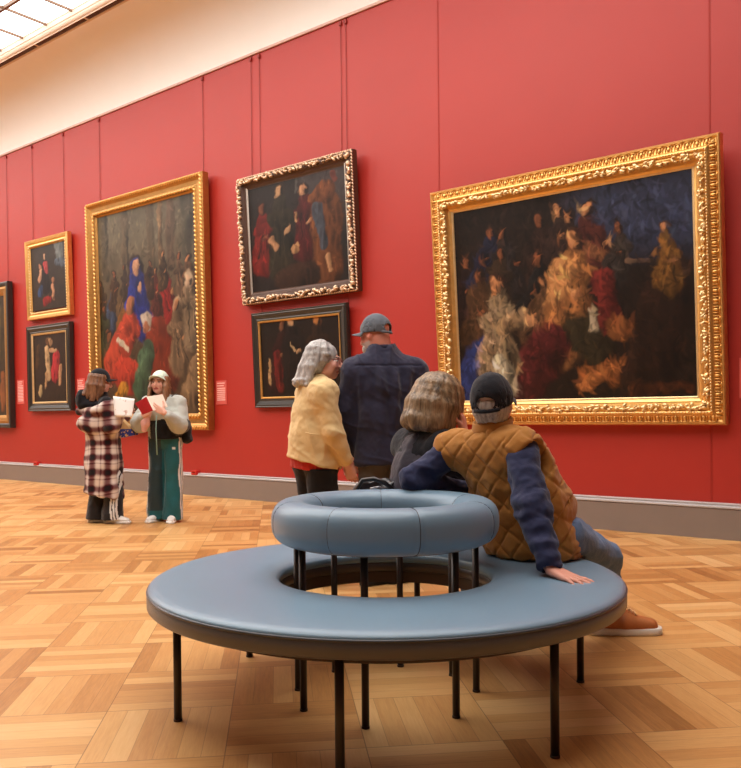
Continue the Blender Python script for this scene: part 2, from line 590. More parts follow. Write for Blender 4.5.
# faint upright joints of the wall fabric beside the large picture
for i, x in enumerate((-4.886, -2.104)):
    slab('trim_%d' % (40 + i), (x - 0.007, WY - 0.0035, 0.31), (x + 0.007, WY + 0.01, WTOP - 0.03), flat('wall_fabric_joint', srgb(156, 40, 30), .6, .3))

# picture spotlights hung under the laylight
for i, x in enumerate((-17.5, -14.5, -11.6, -8.6, -5.6)):
    ld = bpy.data.lights.new('picture_spotlight', 'SPOT'); ld.energy = 120; ld.color = (1.0, 0.86, 0.70); ld.spot_size = R(62); ld.spot_blend = 0.9; ld.shadow_soft_size = 0.14
    lo = bpy.data.objects.new('picture_spotlight', ld); COL.objects.link(lo); lo.location = (x, 2.6, 6.55)
    lo.rotation_euler = (Vector((x + 2.6, WY, 2.4)) - Vector(lo.location)).to_track_quat('-Z', 'Y').to_euler()

# ================================================================== bench
BX, BY = math.cos(YAW) * 0.053 - math.sin(YAW) * 3.2, math.sin(YAW) * 0.053 + math.cos(YAW) * 3.2
def leather(name, c):
    t = NT(name); v = t.coord()
    n = t.noise(v, 5, 4); f = t.noise(v, 900, 2)
    col = t.mix(n, tuple(x * 0.93 for x in c), tuple(x * 1.05 for x in c))
    t.bump(f, 0.10, 0.0015)
    return t.set(color=col, rough=0.36, spec=0.6, sheen=0.1)
M_SEAT = leather('blue_grey_leather', srgb(108, 137, 158))
M_BAND = leather('shaded_side_leather', srgb(72, 70, 70))  # seat leather again, with the shade on the rim put into its colour
M_PIPE = leather('dark_piping_leather', srgb(52, 58, 66))
M_STEEL = flat('dark_bronze_steel', srgb(48, 38, 32), 0.38, 0.5, 0.1, 12, metal=0.35)
M_UNDER = flat('dark_brown_underframe', srgb(58, 40, 30), 0.5, 0.4)

M_BAND2 = leather('dark_brown_inner_leather', srgb(58, 48, 44))
bench = thing('round_bench', 'round blue-grey leather ring bench with a raised ring backrest on thin dark legs', 'bench', (BX, BY, 0), (0, 0, YAW))
ZS, RO, RI = 0.480, 0.903, 0.41
# cushion top
pr = [(RI + 0.004, ZS - 0.040), (RI + 0.002, ZS - 0.026), (RI + 0.006, ZS - 0.012), (RI + 0.018, ZS - 0.004), (RI + 0.045, ZS + 0.001), (RI + 0.12, ZS + 0.004), ((RI + RO) / 2, ZS + 0.005),
      (RO - 0.12, ZS + 0.004), (RO - 0.045, ZS + 0.001), (RO - 0.020, ZS - 0.004), (RO - 0.007, ZS - 0.011), (RO - 0.003, ZS - 0.019), (RO - 0.005, ZS - 0.023), (RO - 0.03, ZS - 0.040)]
V, F = lathe(pr, 160); seat = mesh_obj('seat', V, F, M_SEAT, bench)
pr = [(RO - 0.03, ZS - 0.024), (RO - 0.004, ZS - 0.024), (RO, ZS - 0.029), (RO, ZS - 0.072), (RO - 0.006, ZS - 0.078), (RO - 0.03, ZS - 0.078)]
V, F = lathe(pr, 160); mesh_obj('side_band', V, F, M_BAND, seat, label='band round the outer rim, shade put into its colour')
pr = [(RI + 0.03, ZS - 0.040), (RI + 0.03, ZS - 0.077), (RI + 0.004, ZS - 0.077), (RI, ZS - 0.072), (RI, ZS - 0.042), (RI + 0.004, ZS - 0.038)]
V, F = lathe(pr, 120); mesh_obj('inner_band', V, F, M_BAND2, seat, label='dark brown band round the inner rim')
pr = [(RO - 0.004 + 0.0055 * math.cos(a), ZS - 0.023 + 0.0055 * math.sin(a)) for a in [2 * math.pi * i / 8 for i in range(8)]]
V, F = lathe(pr, 160); mesh_obj('piping', V, F, M_PIPE, seat)
pr = [(RI + 0.03, ZS - 0.076), (RO - 0.03, ZS - 0.076), (RO - 0.03, ZS - 0.082), (RI + 0.03, ZS - 0.082)]
V, F = lathe(pr, 120); mesh_obj('base_panel', V, F, M_UNDER, bench)
pr = [(0.77, ZS - 0.082), (0.80, ZS - 0.082), (0.80, ZS - 0.116), (0.77, ZS - 0.116)]
V, F = lathe(pr, 120, True); mesh_obj('underframe', V, F, M_UNDER, bench, smooth=False)
pr = [(0.415, ZS - 0.078), (0.435, ZS - 0.078), (0.435, ZS - 0.125), (0.415, ZS - 0.125)]
V, F = lathe(pr, 120, True); mesh_obj('underframe', V, F, M_UNDER, bench, smooth=False)
# backrest ring
AR, ZB, TR, TH = 0.362, 0.687, 0.080, 0.083
V, F = [], []
seams = [R(a) for a in (20, 92, 150, 196, 242, 285, 335)]
na, nb = 240, 28
for i in range(na):
    a = 2 * math.pi * i / na
    d = min(abs((a - s + math.pi) % (2 * math.pi) - math.pi) for s in seams)
    g = 0.004 * math.exp(-(d / 0.013) ** 2)
    for j in range(nb):
        b = 2 * math.pi * j / nb
        cb, sb = math.cos(b), math.sin(b)
        q = (abs(cb) ** 2.5 + abs(sb) ** 2.5) ** (-1 / 2.5)
        V.append(((AR + (TR - g) * q * cb) * math.cos(a), (AR + (TR - g) * q * cb) * math.sin(a), ZB + (TH - g) * q * sb))
for i in range(na):
    for j in range(nb):
        F.append((i * nb + j, ((i + 1) % na) * nb + j, ((i + 1) % na) * nb + (j + 1) % nb, i * nb + (j + 1) % nb))
back = mesh_obj('backrest', V, F, M_SEAT, bench)
for s in seams:
    bm = bmesh.new()
    pts = []
    for j in range(33):
        b = 2 * math.pi * j / 32; cb, sb = math.cos(b), math.sin(b); q = (abs(cb) ** 2.5 + abs(sb) ** 2.5) ** (-1 / 2.5)
        r = AR + (TR - 0.0025) * q * cb
        pts.append((r * math.cos(s), r * math.sin(s), ZB + (TH - 0.0025) * q * sb))
    bm_tube(bm, pts, 0.0016, 6, cap=False); bm_obj('seam', bm, M_PIPE, back)
pr = [(0.345, ZB - TH + 0.012), (0.345, ZB - TH - 0.001), (0.378, ZB - TH - 0.001), (0.378, ZB - TH + 0.012)]
V, F = lathe(pr, 96); mesh_obj('back_frame', V, F, M_STEEL, bench, smooth=False)
for a in (199, 259, 311, 8.6, 78, 140):
    bm = bmesh.new(); a = R(a); p = (0.80 * math.cos(a), 0.80 * math.sin(a))
    bm_tube(bm, [(*p, 0.006), (*p, ZS - 0.080)], 0.0145, 14)
    l = bm_obj('leg', bm, M_STEEL, bench)
    bm = bmesh.new(); bm_tube(bm, [(*p, 0.0), (*p, 0.008)], 0.016, 14); bm_obj('foot_pad', bm, M_UNDER, l)
for a in (171, 209, 257, 314, 3, 38, 79, 127):
    bm = bmesh.new(); a = R(a); p = (0.355 * math.cos(a), 0.355 * math.sin(a))
    bm_tube(bm, [(*p, 0.006), (*p, ZB - TH - 0.006)], 0.0135, 14)
    l = bm_obj('backrest_leg', bm, M_STEEL, bench)
    bm = bmesh.new(); bm_tube(bm, [(*p, 0.0), (*p, 0.008)], 0.015, 14); bm_obj('foot_pad', bm, M_UNDER, l)
# ================================================================== paintings (plain stand-in compositions, no known work)
def gilt(name, c, var=0.35, rough=0.36, metal=0.85):
    t = NT(name); v = t.coord()
    n = t.noise(v, 14, 5, 0.65)
    col = t.mix(n, tuple(x * (1 - var) for x in c), tuple(min(1, x * (1 + var * 0.5)) for x in c))
    t.bump(t.noise(v, 160, 3), 0.18, 0.002)
    return t.set(color=col, rough=rough, metal=metal, spec=0.5)
M_GOLD = gilt('bright_gilding', (0.86, 0.50, 0.16))
M_GOLDP = gilt('pale_worn_gilding', (0.92, 0.66, 0.34), 0.3, 0.38)
M_GOLDO = gilt('old_gilding', (0.50, 0.26, 0.075), 0.4, 0.42)
M_GOLDW = gilt('silvery_gilt_carving', (0.80, 0.60, 0.42), 0.4, 0.42)
M_BROWNF = flat('dark_brown_frame_wood', srgb(74, 46, 30), 0.45, 0.5, 0.25, 20)
M_BLACKF = flat('black_stained_frame_wood', srgb(42, 38, 34), 0.38, 0.55, 0.25, 26, bump=0.2)
M_SILVER = gilt('silvered_sight_edge', (0.72, 0.66, 0.58), 0.2, 0.35)
M_WIRE = flat('dark_red_hanging_wire', srgb(140, 48, 42), 0.5, 0.3)
def canvas_mat():
    t = NT('varnished_oil_paint')
    a = t.node('ShaderNodeAttribute', attribute_name='paint').outputs['Color']
    t.bump(t.noise(t.coord(), 220, 3), 0.08, 0.002)
    return t.set(color=a, rough=0.42, spec=0.3)
M_OIL = canvas_mat()

def paint(w, h, n, ground, strokes, seed):
    """colours on an n x m grid; strokes = (x1,y1,x2,y2,r1,r2,(r,g,b),soft) in units of the width, y up from the foot"""
    m = int(n * h / w); gx, gy = np.meshgrid(np.linspace(0, 1, n), np.linspace(0, h / w, m))
    P = np.stack([gx.ravel(), gy.ravel(), np.full(gx.size, seed * 3.7)], 1)
    dx = 0.020 * vnoise(P * 13, seed) + 0.010 * vnoise(P * 38, seed + 1)
    dy = 0.020 * vnoise(P * 13, seed + 2) + 0.010 * vnoise(P * 38, seed + 3)
    fold = ridges(P * np.array([22, 9, 1]) + 0.4 * vnoise(P * 6, seed + 5)[:, None], seed + 4)
    C = ground(P[:, 0], P[:, 1] / (h / w))
    C = C * (1 + 0.25 * vnoise(P * 9, seed + 6) + 0.12 * vnoise(P * 40, seed + 7))[:, None]
    X, Y = P[:, 0] + dx, P[:, 1] + dy
    for (x1, y1, x2, y2, r1, r2, col, soft) in strokes:
        bx, by = x2 - x1, y2 - y1; L2 = bx * bx + by * by + 1e-9
        t = np.clip(((X - x1) * bx + (Y - y1) * by) / L2, 0, 1)
        qx, qy = X - x1 - t * bx, Y - y1 - t * by
        r = r1 + t * (r2 - r1)
        d = np.sqrt(qx * qx + qy * qy) / r
        a = np.clip((1.0 - d) / (soft * .55), 0, 1); a = a * a * (3 - 2 * a)
        sh = 0.56 + 0.50 * (-qx * 0.7 + qy * 0.5) / r + 0.34 * (fold - .2)
        c = np.array(srgb(*col))[None, :] * np.clip(sh, 0.15, 1.5)[:, None]
        C = C * (1 - a[:, None]) + c * a[:, None]
    # broken brushwork: many small dabs that lighten or darken the colour they fall on
    D = C.reshape(m, n, 3); rg = np.random.RandomState(seed); lum = D.mean(2)
    for k in range(int(n * m / 26)):
        i, j = rg.randint(m), rg.randint(n)
        if rg.rand() > .5 + 6 * lum[i, j]:
            continue
        L, W = n * rg.uniform(.008, .035), n * rg.uniform(.003, .009); th = rg.normal(1.9, .7)
        q = int(L) + 2; a0, a1, b0, b1 = max(0, i - q), min(m, i + q), max(0, j - q), min(n, j + q)
        yy, xx = np.mgrid[a0:a1, b0:b1]; yy = yy - i; xx = xx - j
        u = (xx * math.cos(th) + yy * math.sin(th)) / L; v = (-xx * math.sin(th) + yy * math.cos(th) + .25 * L * u * u) / W
        al = np.clip(1.3 - u * u - v * v, 0, 1)[..., None] * rg.uniform(.3, .8)
        g = rg.choice([.35, .5, .65, 1.35, 1.6, 1.9]) * np.array([1 + rg.uniform(-.08, .12), 1, 1 + rg.uniform(-.12, .08)])
        D[a0:a1, b0:b1] = D[a0:a1, b0:b1] * (1 - al) + np.clip(D[i, j] * g, 0, .75) * al
    return np.clip(D.reshape(-1, 3) * .82, 0.0015, 1), n, m

def canvas(root, x0, x1, z0, z1, y, n, ground, strokes, seed):
    w, h = x1 - x0, z1 - z0
    C, nx, nz = paint(w, h, n, ground, strokes, seed)
    gx, gz = np.meshgrid(np.linspace(x0, x1, nx), np.linspace(z0, z1, nz))
    V = np.stack([gx.ravel(), np.full(gx.size, y), gz.ravel()], 1)
    i = np.arange(nx * nz).reshape(nz, nx)
    Q = np.stack([i[:-1, :-1].ravel(), i[:-1, 1:].ravel(), i[1:, 1:].ravel(), i[1:, :-1].ravel()], 1)
    return fast_mesh('canvas', V, Q, M_OIL, root, C)

def moulding(name, root, x0, x1, z0, z1, prof, mat, label=None, smooth=False):
    """prof: (inset from the outer edge, projection towards the room); mitred round the rectangle"""
    V = []; F = []; m = len(prof)
    for (u, d) in prof:
        V += [(x0 + u, -d, z0 + u), (x1 - u, -d, z0 + u), (x1 - u, -d, z1 - u), (x0 + u, -d, z1 - u)]
    for j in range(m):
        j2 = (j + 1) % m
        for k in range(4):
            k2 = (k + 1) % 4
            F.append((4 * j + k, 4 * j + k2, 4 * j2 + k2, 4 * j2 + k))
    return mesh_obj(name, V, F, mat, root, smooth=smooth, label=label)

def _ico():
    bm = bmesh.new(); bmesh.ops.create_icosphere(bm, subdivisions=2, radius=1.0)
    V = np.array([v.co[:] for v in bm.verts]); F = [tuple(v.index for v in f.verts) for f in bm.faces]; bm.free()
    return V, np.array(F)
ICO_V, ICO_F = _ico()

def beads(name, parent, items, mat, label=None):
    """items: (centre, radii along (side, across, out), angle of the side direction in the frame plane)"""
    Vs = []; Fs = []; off = 0
    for (c, r, a) in items:
        p = ICO_V * np.array(r)
        ca, sa = math.cos(a), math.sin(a)
        q = np.stack([p[:, 0] * ca - p[:, 1] * sa, -p[:, 2], p[:, 0] * sa + p[:, 1] * ca], 1) + np.array(c)
        Vs.append(q); Fs.append(ICO_F + off); off += len(ICO_V)
    V = np.concatenate(Vs); F = np.concatenate(Fs)
    return mesh_obj(name, V, F.tolist(), mat, parent, label=label)

def along(x0, x1, z0, z1, u, d, step):
    """evenly spaced stations on the rectangle inset by u: (centre, side angle, index, side)"""
    x0, x1, z0, z1 = x0 + u, x1 - u, z0 + u, z1 - u
    out = []
    for s, (a, b) in enumerate((((x0, z0), (x1, z0)), ((x1, z0), (x1, z1)), ((x1, z1), (x0, z1)), ((x0, z1), (x0, z0)))):
        L = math.hypot(b[0] - a[0], b[1] - a[1]); n = max(1, round(L / step)); ang = math.atan2(b[1] - a[1], b[0] - a[0])
        for i in range(n):
            f = (i + 0.5) / n
            out.append(((a[0] + (b[0] - a[0]) * f, -d, a[1] + (b[1] - a[1]) * f), ang, i, s))
    return out

def painting(label, x0, x1, z, h, tilt, lift=0.0, group=None):
    """empty at the foot of the picture, on the wall; the top leans out by tilt degrees. Returns root, half width."""
    root = thing('framed_painting', label, 'painting', ((x0 + x1) / 2, WY - 0.004 - lift, z), (R(tilt), 0, 0), group)
    return root, (x1 - x0) / 2

def wires(root, z, tilt, xs, top, lift=0.0):
    """cords from a hook near the top of the red wall down behind the picture"""
    M = (Matrix.Translation(root.location) @ Euler((R(tilt), 0, 0)).to_matrix().to_4x4()).inverted()
    for x in xs:
        bm = bmesh.new()
        a = M @ Vector((x, WY - 0.008, WTOP - 0.05)); b = M @ Vector((x, WY - 0.008, top - 0.12))
        bm_tube(bm, [a, b], 0.003, 6); w = bm_obj('hanging_wire', bm, M_WIRE, root)
        bm = bmesh.new(); bm_box(bm, (-0.016, -0.012, -0.05), (0.016, 0.012, 0.0), 0.004, Matrix.Translation(M @ Vector((x, WY - 0.012, WTOP - 0.04))) @ Euler((-R(tilt), 0, 0)).to_matrix().to_4x4())
        bm_obj('hook', bm, M_WIRE, w)

def leafy(stations, size, flat_, spread, count):
    it = []
    for (c, a, i, s) in stations:
        for k in range(count):
            r = size * rnd.uniform(0.55, 1.1)
            ca, sa = math.cos(a), math.sin(a); o = rnd.uniform(-spread, spread); e = rnd.uniform(-spread, spread)
            p = (c[0] + o * ca - e * sa, c[1] - rnd.uniform(0, 0.4) * size, c[2] + o * sa + e * ca)
            it.append((p, (r, r * rnd.uniform(0.4, 0.65), flat_ * rnd.uniform(0.8, 1.3)), a + rnd.uniform(-1.2, 1.2)))
    return it

rnd = random.Random(11)
# ---- colours used by the figures in the stand-ins
FL, FD = (205, 140, 92), (140, 84, 52)
def ground_dark(base, sky=None, sx=(0.5, 1.0), sy=(0.6, 1.0)):
    def g(x, y):
        C = np.ones((len(x), 3)) * np.array(srgb(*base))
        if sky:
            k = np.clip((x - sx[0]) / (sx[1] - sx[0]), 0, 1) * np.clip((y - sy[0]) / (sy[1] - sy[0]), 0, 1)
            k = np.clip(k * 2.2, 0, 1)[:, None]
            C = C * (1 - k) + np.array(srgb(*sky)) * k
        return C
    return g
def figure(x, y, s, robe, head=FL, lean=0.0, hair=(48, 32, 24)):
    """a plain cloaked figure: robe with a lit edge and folds, shoulders, hair, shaded face, hand"""
    robe = tuple(int(c * .82) for c in robe); dk = tuple(int(c * .45) for c in robe); lt = tuple(min(255, int(c * 1.35)) for c in robe)
    hx, hy = x + lean * s, y + 1.24 * s
    q = [(x, y, hx, y + 1.0 * s, 0.42 * s, 0.20 * s, robe, 0.45), (x - 0.2 * s + lean * s, y + 0.75 * s, x + 0.2 * s + lean * s, y + 0.75 * s, 0.17 * s, 0.17 * s, robe, 0.5)]
    for i in range(4):
        o = (i - 1.5) * .16 * s + rnd.uniform(-.04, .04) * s
        q.append((x + o, y + rnd.uniform(-.1, .2) * s, x + o * .5 + lean * s, y + rnd.uniform(.55, .8) * s, .035 * s, .02 * s, dk if i % 2 else lt, 1.6))
    q += [(hx, hy, hx, hy + .06 * s, 0.155 * s, 0.16 * s, hair, 0.6), (hx - .02 * s, hy - .03 * s, hx - .02 * s, hy + .04 * s, 0.098 * s, 0.11 * s, head, 0.7),
          (hx + .05 * s, hy - .06 * s, hx + .06 * s, hy + .05 * s, .05 * s, .05 * s, dk, 1.5),
          (x + 0.10 * s, y + 0.52 * s, x + 0.20 * s, y + 0.58 * s, 0.05 * s, 0.04 * s, head, 0.8)]
    return q

# ---------------- 1. the large gold-framed picture on the right
x0, x1, z0, h = -4.83, -1.95, 0.98, 2.42
root, hw = painting('very large dark crowded painting in a wide bright gold carved frame', x0, x1, z0, h, 4.0)
pr = [(0, 0), (0, 0.085), (0.010, 0.098), (0.022, 0.098), (0.030, 0.086), (0.045, 0.080), (0.085, 0.100), (0.100, 0.116), (0.112, 0.120), (0.122, 0.112), (0.130, 0.100), (0.145, 0.106), (0.172, 0.098), (0.186, 0.078), (0.194, 0.066), (0.206, 0.064), (0.232, 0.048), (0.236, 0.030), (0.236, 0.0)]
fr = moulding('frame', root, -hw, hw, 0, h, pr, M_GOLD)
it = []
for (c, a, i, s) in along(-hw, hw, 0, h, 0.064, 0.088, 0.078):
    ca, sa = math.cos(a), math.sin(a)
    it.append((c, (0.016, 0.030, 0.022), a))
    for o in (-0.026, 0.026):
        it.append(((c[0] + o * ca, c[1], c[2] + o * sa), (0.006, 0.034, 0.020), a))
    it.append(((c[0] + sa * 0.032, c[1] + 0.004, c[2] - ca * 0.032), (0.028, 0.007, 0.018), a))
beads('fluted_band', fr, it, M_GOLD)
beads('leaf_band', fr, leafy(along(-hw, hw, 0, h, 0.158, 0.100, 0.062), 0.030, 0.020, 0.022, 4), M_GOLDP, label='pale gilt leaf carving')
beads('bead_row', fr, [(c, (0.010, 0.008, 0.010), a) for (c, a, i, s) in along(-hw, hw, 0, h, 0.112, 0.118, 0.026)], M_GOLDP)
k = 2.38 / 2.38
S = []
def add(*a): S.append(a)
# upper left crowd in the gloom
for (x, y, s, robe, hd, ln) in ((0.05, 0.36, .19, (44, 28, 26), FD, .1), (.13, .50, .17, (36, 40, 66), FD, .3), (.27, .47, .18, (48, 40, 38), FD, -.2), (.40, .46, .2, (60, 38, 30), FD, 0), (.55, .46, .20, (42, 30, 28), FL, -.1), (.33, .34, .17, (34, 32, 32), FD, .4)):
    S += figure(x, y, s, robe, hd, ln)
for (x, y, s_, robe, hd, ln) in ((.20, .40, .17, (70, 50, 34), FD, .1), (.47, .56, .15, (58, 40, 34), FL, .1), (.64, .50, .18, (96, 44, 36), FL, -.2), (.70, .46, .15, (60, 50, 46), FD, .2), (.09, .28, .19, (90, 60, 36), FD, .2), (.36, .26, .16, (120, 84, 54), FL, .3)):
    S += figure(x, y, s_, robe, hd, ln)
# ochre-robed figure in the middle, leaning on a draped block
S += figure(.50, .24, .30, (186, 122, 70), FL, .12, (66, 40, 26))
add(.46, .40, .50, .50, .05, .06, (206, 144, 88), .6); add(.56, .26, .62, .20, .10, .09, (50, 42, 26), .5); add(.60, .34, .61, .27, .025, .03, (190, 172, 142), 1.0)
add(.66, .44, .68, .30, .05, .06, (110, 38, 32), .5); add(.66, .54, .60, .58, .03, .03, (120, 76, 48), 1.0)
# brown cloth spilling over a low step
add(.70, .27, .92, .20, .045, .05, (142, 86, 46), .6); add(.58, .09, .86, .13, .05, .06, (134, 80, 42), .6); add(.62, .07, .56, .04, .03, .03, (172, 106, 58), .6)
# seated pair on the left: blue skirt, pale shawl, dark red gown
add(.06, .06, .12, .20, .10, .08, (40, 54, 108), .5); add(.30, .05, .42, .22, .14, .10, (86, 30, 30), .45)
S += figure(.19, .14, .27, (178, 150, 114), FL, .05, (56, 34, 24)); add(.22, .30, .34, .34, .04, .035, (164, 132, 96), .5); add(.20, .16, .23, .06, .035, .06, (204, 190, 160), .5)
add(.35, .33, .37, .32, .022, .02, (196, 140, 98), .6)
# a watcher behind a dark block at the right
add(.82, .08, .92, .42, .12, .10, (40, 24, 16), .3); add(.87, .44, .97, .45, .02, .02, (78, 56, 40), .6)
S += figure(.90, .42, .15, (140, 96, 42), FL, 0, (74, 48, 30)); add(.76, .52, .84, .50, .018, .015, (116, 90, 70), .6)
add(.78, .02, .98, .03, .04, .03, (72, 38, 20), .9); add(.10, .03, .20, .02, .05, .05, (54, 30, 18), .9)
canvas(root, -hw + 0.232, hw - 0.232, 0.238, h - 0.232, -0.04, 340, ground_dark((27, 18, 13), (44, 50, 72), (.45, .95), (.6, .85)), S, 1)
canvas_fix = moulding('sight_edge', root, -hw + 0.228, hw - 0.228, 0.228, h - 0.222, [(0, 0.03), (0, 0.052), (0.012, 0.05), (0.020, 0.042), (0.020, 0.03)], M_GOLDP)

# ---------------- 2. the tall picture behind the two girls
x0, x1, z0, h = -11.29, -8.54, 0.9, 3.45
root, hw = painting('tall gold-framed painting of a crowd round a blue-robed figure, behind the girls', x0, x1, z0, h, 1.0)
pr = [(0, 0), (0, 0.10), (0.015, 0.115), (0.05, 0.118), (0.065, 0.10), (0.09, 0.085), (0.14, 0.080), (0.17, 0.095), (0.195, 0.095), (0.205, 0.07), (0.225, 0.05), (0.232, 0.03), (0.232, 0)]
fr = moulding('frame', root, -hw, hw, 0, h, pr, M_GOLDO)
beads('rope_band', fr, [(c, (0.034, 0.014, 0.016), a + 0.75) for (c, a, i, s) in along(-hw, hw, 0, h, 0.032, 0.116, 0.052)], M_GOLD, label='bright gilt twisted rope')
beads('bead_row', fr, [(c, (0.030, 0.016, 0.018), a + 0.6) for (c, a, i, s) in along(-hw, hw, 0, h, 0.184, 0.094, 0.062)], M_GOLD)
S = []
H = 3.0 / 2.28
for (x, w_, c) in ((.08, .05, (92, 80, 60)), (.30, .05, (100, 84, 62)), (.56, .045, (96, 80, 58)), (.66, .03, (128, 100, 70)), (.76, .05, (104, 82, 62)), (.92, .06, (82, 74, 58))):
    add(x, .95, x, 1.38, w_, w_, c, .8)
for (x, y, s, robe, hd, ln) in ((.02, .70, .16, (96, 70, 46), FD, 0), (.12, .62, .19, (70, 84, 110), FL, .1), (.05, .48, .2, (76, 78, 50), FD, 0), (.60, .70, .17, (110, 50, 40), FL, 0), (.74, .66, .22, (178, 40, 34), FL, -.2), (.93, .72, .19, (110, 78, 50), FL, 0)):
    S += figure(x, y, s, robe, hd, ln)
for (x, y, s_, robe, hd, ln) in ((.16, .76, .15, (88, 60, 40), FD, 0), (.24, .70, .16, (120, 92, 60), FD, .1), (.28, .80, .14, (70, 56, 46), FD, 0), (.54, .80, .14, (84, 56, 40), FD, 0), (.68, .84, .14, (96, 70, 44), FL, 0), (.86, .78, .16, (126, 96, 70), FD, -.1), (.97, .60, .17, (120, 96, 72), FL, -.1), (.08, .30, .20, (92, 70, 44), FD, .1)):
    S += figure(x, y, s_, robe, hd, ln)
add(.40, .98, .40, .80, .09, .11, (54, 36, 28), .4)
add(.40, .72, .42, .86, .14, .09, (34, 48, 128), .3); add(.46, .60, .62, .52, .12, .09, (30, 42, 118), .3); add(.40, .90, .40, .98, .075, .065, (36, 50, 124), .35)
add(.415, .955, .415, .985, .040, .044, (214, 160, 122), .45); add(.43, .82, .44, .86, .02, .02, (210, 158, 118), .5)
add(.22, .44, .26, .66, .10, .07, (130, 84, 34), .35)
add(.14, .36, .33, .60, .13, .11, (184, 68, 44), .3); add(.34, .72, .34, .74, .055, .055, (170, 108, 72), .4); add(.20, .52, .31, .47, .022, .02, (214, 196, 168), .5); add(.24, .30, .30, .28, .12, .14, (186, 60, 40), .35)
add(.60, .54, .66, .28, .12, .17, (128, 46, 22), .3); add(.50, .60, .50, .63, .056, .055, (186, 170, 152), .4); add(.49, .575, .49, .595, .034, .034, (170, 106, 74), .5)
add(.44, .28, .52, .44, .09, .07, (72, 96, 70), .35); add(.42, .20, .44, .24, .1, .08, (64, 88, 62), .4)
S += figure(.82, .36, .27, (150, 118, 86), FL, -.1, (188, 160, 126)); S += figure(.95, .50, .27, (158, 130, 98), (214, 176, 140), -.1, (190, 166, 134))
add(.90, .12, .98, .32, .10, .08, (134, 106, 76), .4); add(.20, .14, .24, .2, .06, .05, (196, 136, 44), .5); add(.5, .08, .7, .10, .08, .1, (70, 44, 26), .8)
def g3(x, y):
    C = np.ones((len(x), 3)) * np.array(srgb(70, 52, 34)); k = np.clip((y - 0.45) / 0.4, 0, 1)[:, None]
    return C * (1 - k) + np.array(srgb(96, 86, 66)) * k
canvas(root, -hw + 0.228, hw - 0.228, 0.14, h - 0.165, -0.045, 150, g3, S, 2)
wires(root, z0, 1.0, (-11.13, -8.70), z0 + h)

# ---------------- 3. upper dark picture in the carved silver-gold frame
x0, x1, z0, h = -7.87, -5.95, 2.51, 1.60
root, hw = painting('nearly square dark painting in a carved silvery gold frame, hung high above the standing couple', x0, x1, z0, h, 3.0, 0.0)
pr = [(0, 0), (0, 0.075), (0.012, 0.088), (0.03, 0.09), (0.06, 0.10), (0.085, 0.095), (0.10, 0.075), (0.108, 0.065), (0.125, 0.062), (0.145, 0.045), (0.152, 0.045), (0.158, 0.030), (0.158, 0)]
fr = moulding('frame', root, -hw, hw, 0, h, pr, M_BROWNF)
beads('carved_leaves', fr, leafy(along(-hw, hw, 0, h, 0.052, 0.100, 0.052), 0.030, 0.022, 0.026, 3), M_GOLDW, label='silvery gilt leaf carving')
beads('edge_beads', fr, [(c, (0.020, 0.010, 0.012), a + 0.5) for (c, a, i, s) in along(-hw, hw, 0, h, 0.010, 0.085, 0.036)], M_GOLDW)
moulding('sight_edge', root, -hw + 0.135, hw - 0.135, 0.115, h - 0.115, [(0, 0.03), (0, 0.058), (0.010, 0.060), (0.022, 0.046), (0.022, 0.03)], M_SILVER, label='silvered inner edge')
S = []
add(.52, .72, .52, .92, .02, .02, (88, 82, 78), .9)
S += figure(.12, .24, .32, (150, 40, 34), (120, 70, 48), .1)
S += figure(.34, .22, .42, (56, 48, 32), (204, 158, 114), 0, (60, 42, 30))
S += figure(.58, .30, .33, (100, 28, 28), (204, 150, 110), 0, (50, 34, 26))
add(.78, .10, .80, .52, .15, .17, (110, 64, 34), .3); add(.66, .62, .80, .66, .05, .10, (116, 66, 34), .35)
add(.70, .55, .76, .30, .055, .045, (74, 78, 88), .4); add(.79, .20, .81, .12, .030, .024, (188, 140, 98), .5); add(.46, .30, .49, .30, .032, .03, (196, 146, 98), .5)
add(.24, .38, .27, .34, .03, .03, (190, 140, 100), .5); add(.50, .50, .50, .56, .02, .02, (206, 156, 110), .5)
add(.36, .08, .60, .10, .12, .12, (58, 36, 24), .5); add(.88, .74, .88, .78, .03, .03, (140, 70, 54), .6)
def g4(x, y):
    C = np.ones((len(x), 3)) * np.array(srgb(32, 26, 24)); k = (np.clip((x - 0.52) / 0.05, 0, 1) * np.clip((y - 0.4) / 0.5, 0, 1))[:, None]
    return C * (1 - k) + np.array(srgb(62, 54, 54)) * k
canvas(root, -hw + 0.15, hw - 0.13, 0.12, h - 0.12, -0.04, 130, g4, S, 3)
wires(root, z0, 3.0, (-7.753, -6.237), z0 + h)

# ---------------- 4. lower dark picture in the black frame, behind the couple
x0, x1, z0, h = -7.69, -6.11, 1.19, 1.20
root, hw = painting('dark painting in a black wooden frame behind the grey-haired woman', x0, x1, z0, h, 2.5)
pr = [(0, 0), (0, 0.055), (0.010, 0.066), (0.020, 0.060), (0.032, 0.068), (0.085, 0.052), (0.10, 0.056), (0.108, 0.048), (0.122, 0.044), (0.13, 0.03), (0.13, 0)]
fr = moulding('frame', root, -hw, hw, 0, h, pr, M_BLACKF)
moulding('sight_edge', root, -hw + 0.112, hw - 0.112, 0.112, h - 0.112, [(0, 0.03), (0, 0.056), (0.012, 0.056), (0.022, 0.044), (0.022, 0.03)], M_GOLD, label='thin gold inner edge')
S = []
S += figure(.22, .16, .40, (60, 28, 22), (120, 76, 50), .2); S += figure(.42, .18, .42, (38, 28, 24), (204, 160, 116), 0, (90, 78, 62)); S += figure(.78, .18, .42, (60, 40, 28), (206, 136, 74), -.1, (120, 76, 46))
add(.10, .14, .12, .34, .02, .02, (196, 156, 108), .6); add(.24, .10, .22, .40, .06, .05, (112, 32, 28), .4); add(.40, .50, .44, .42, .014, .012, (200, 166, 120), .6)
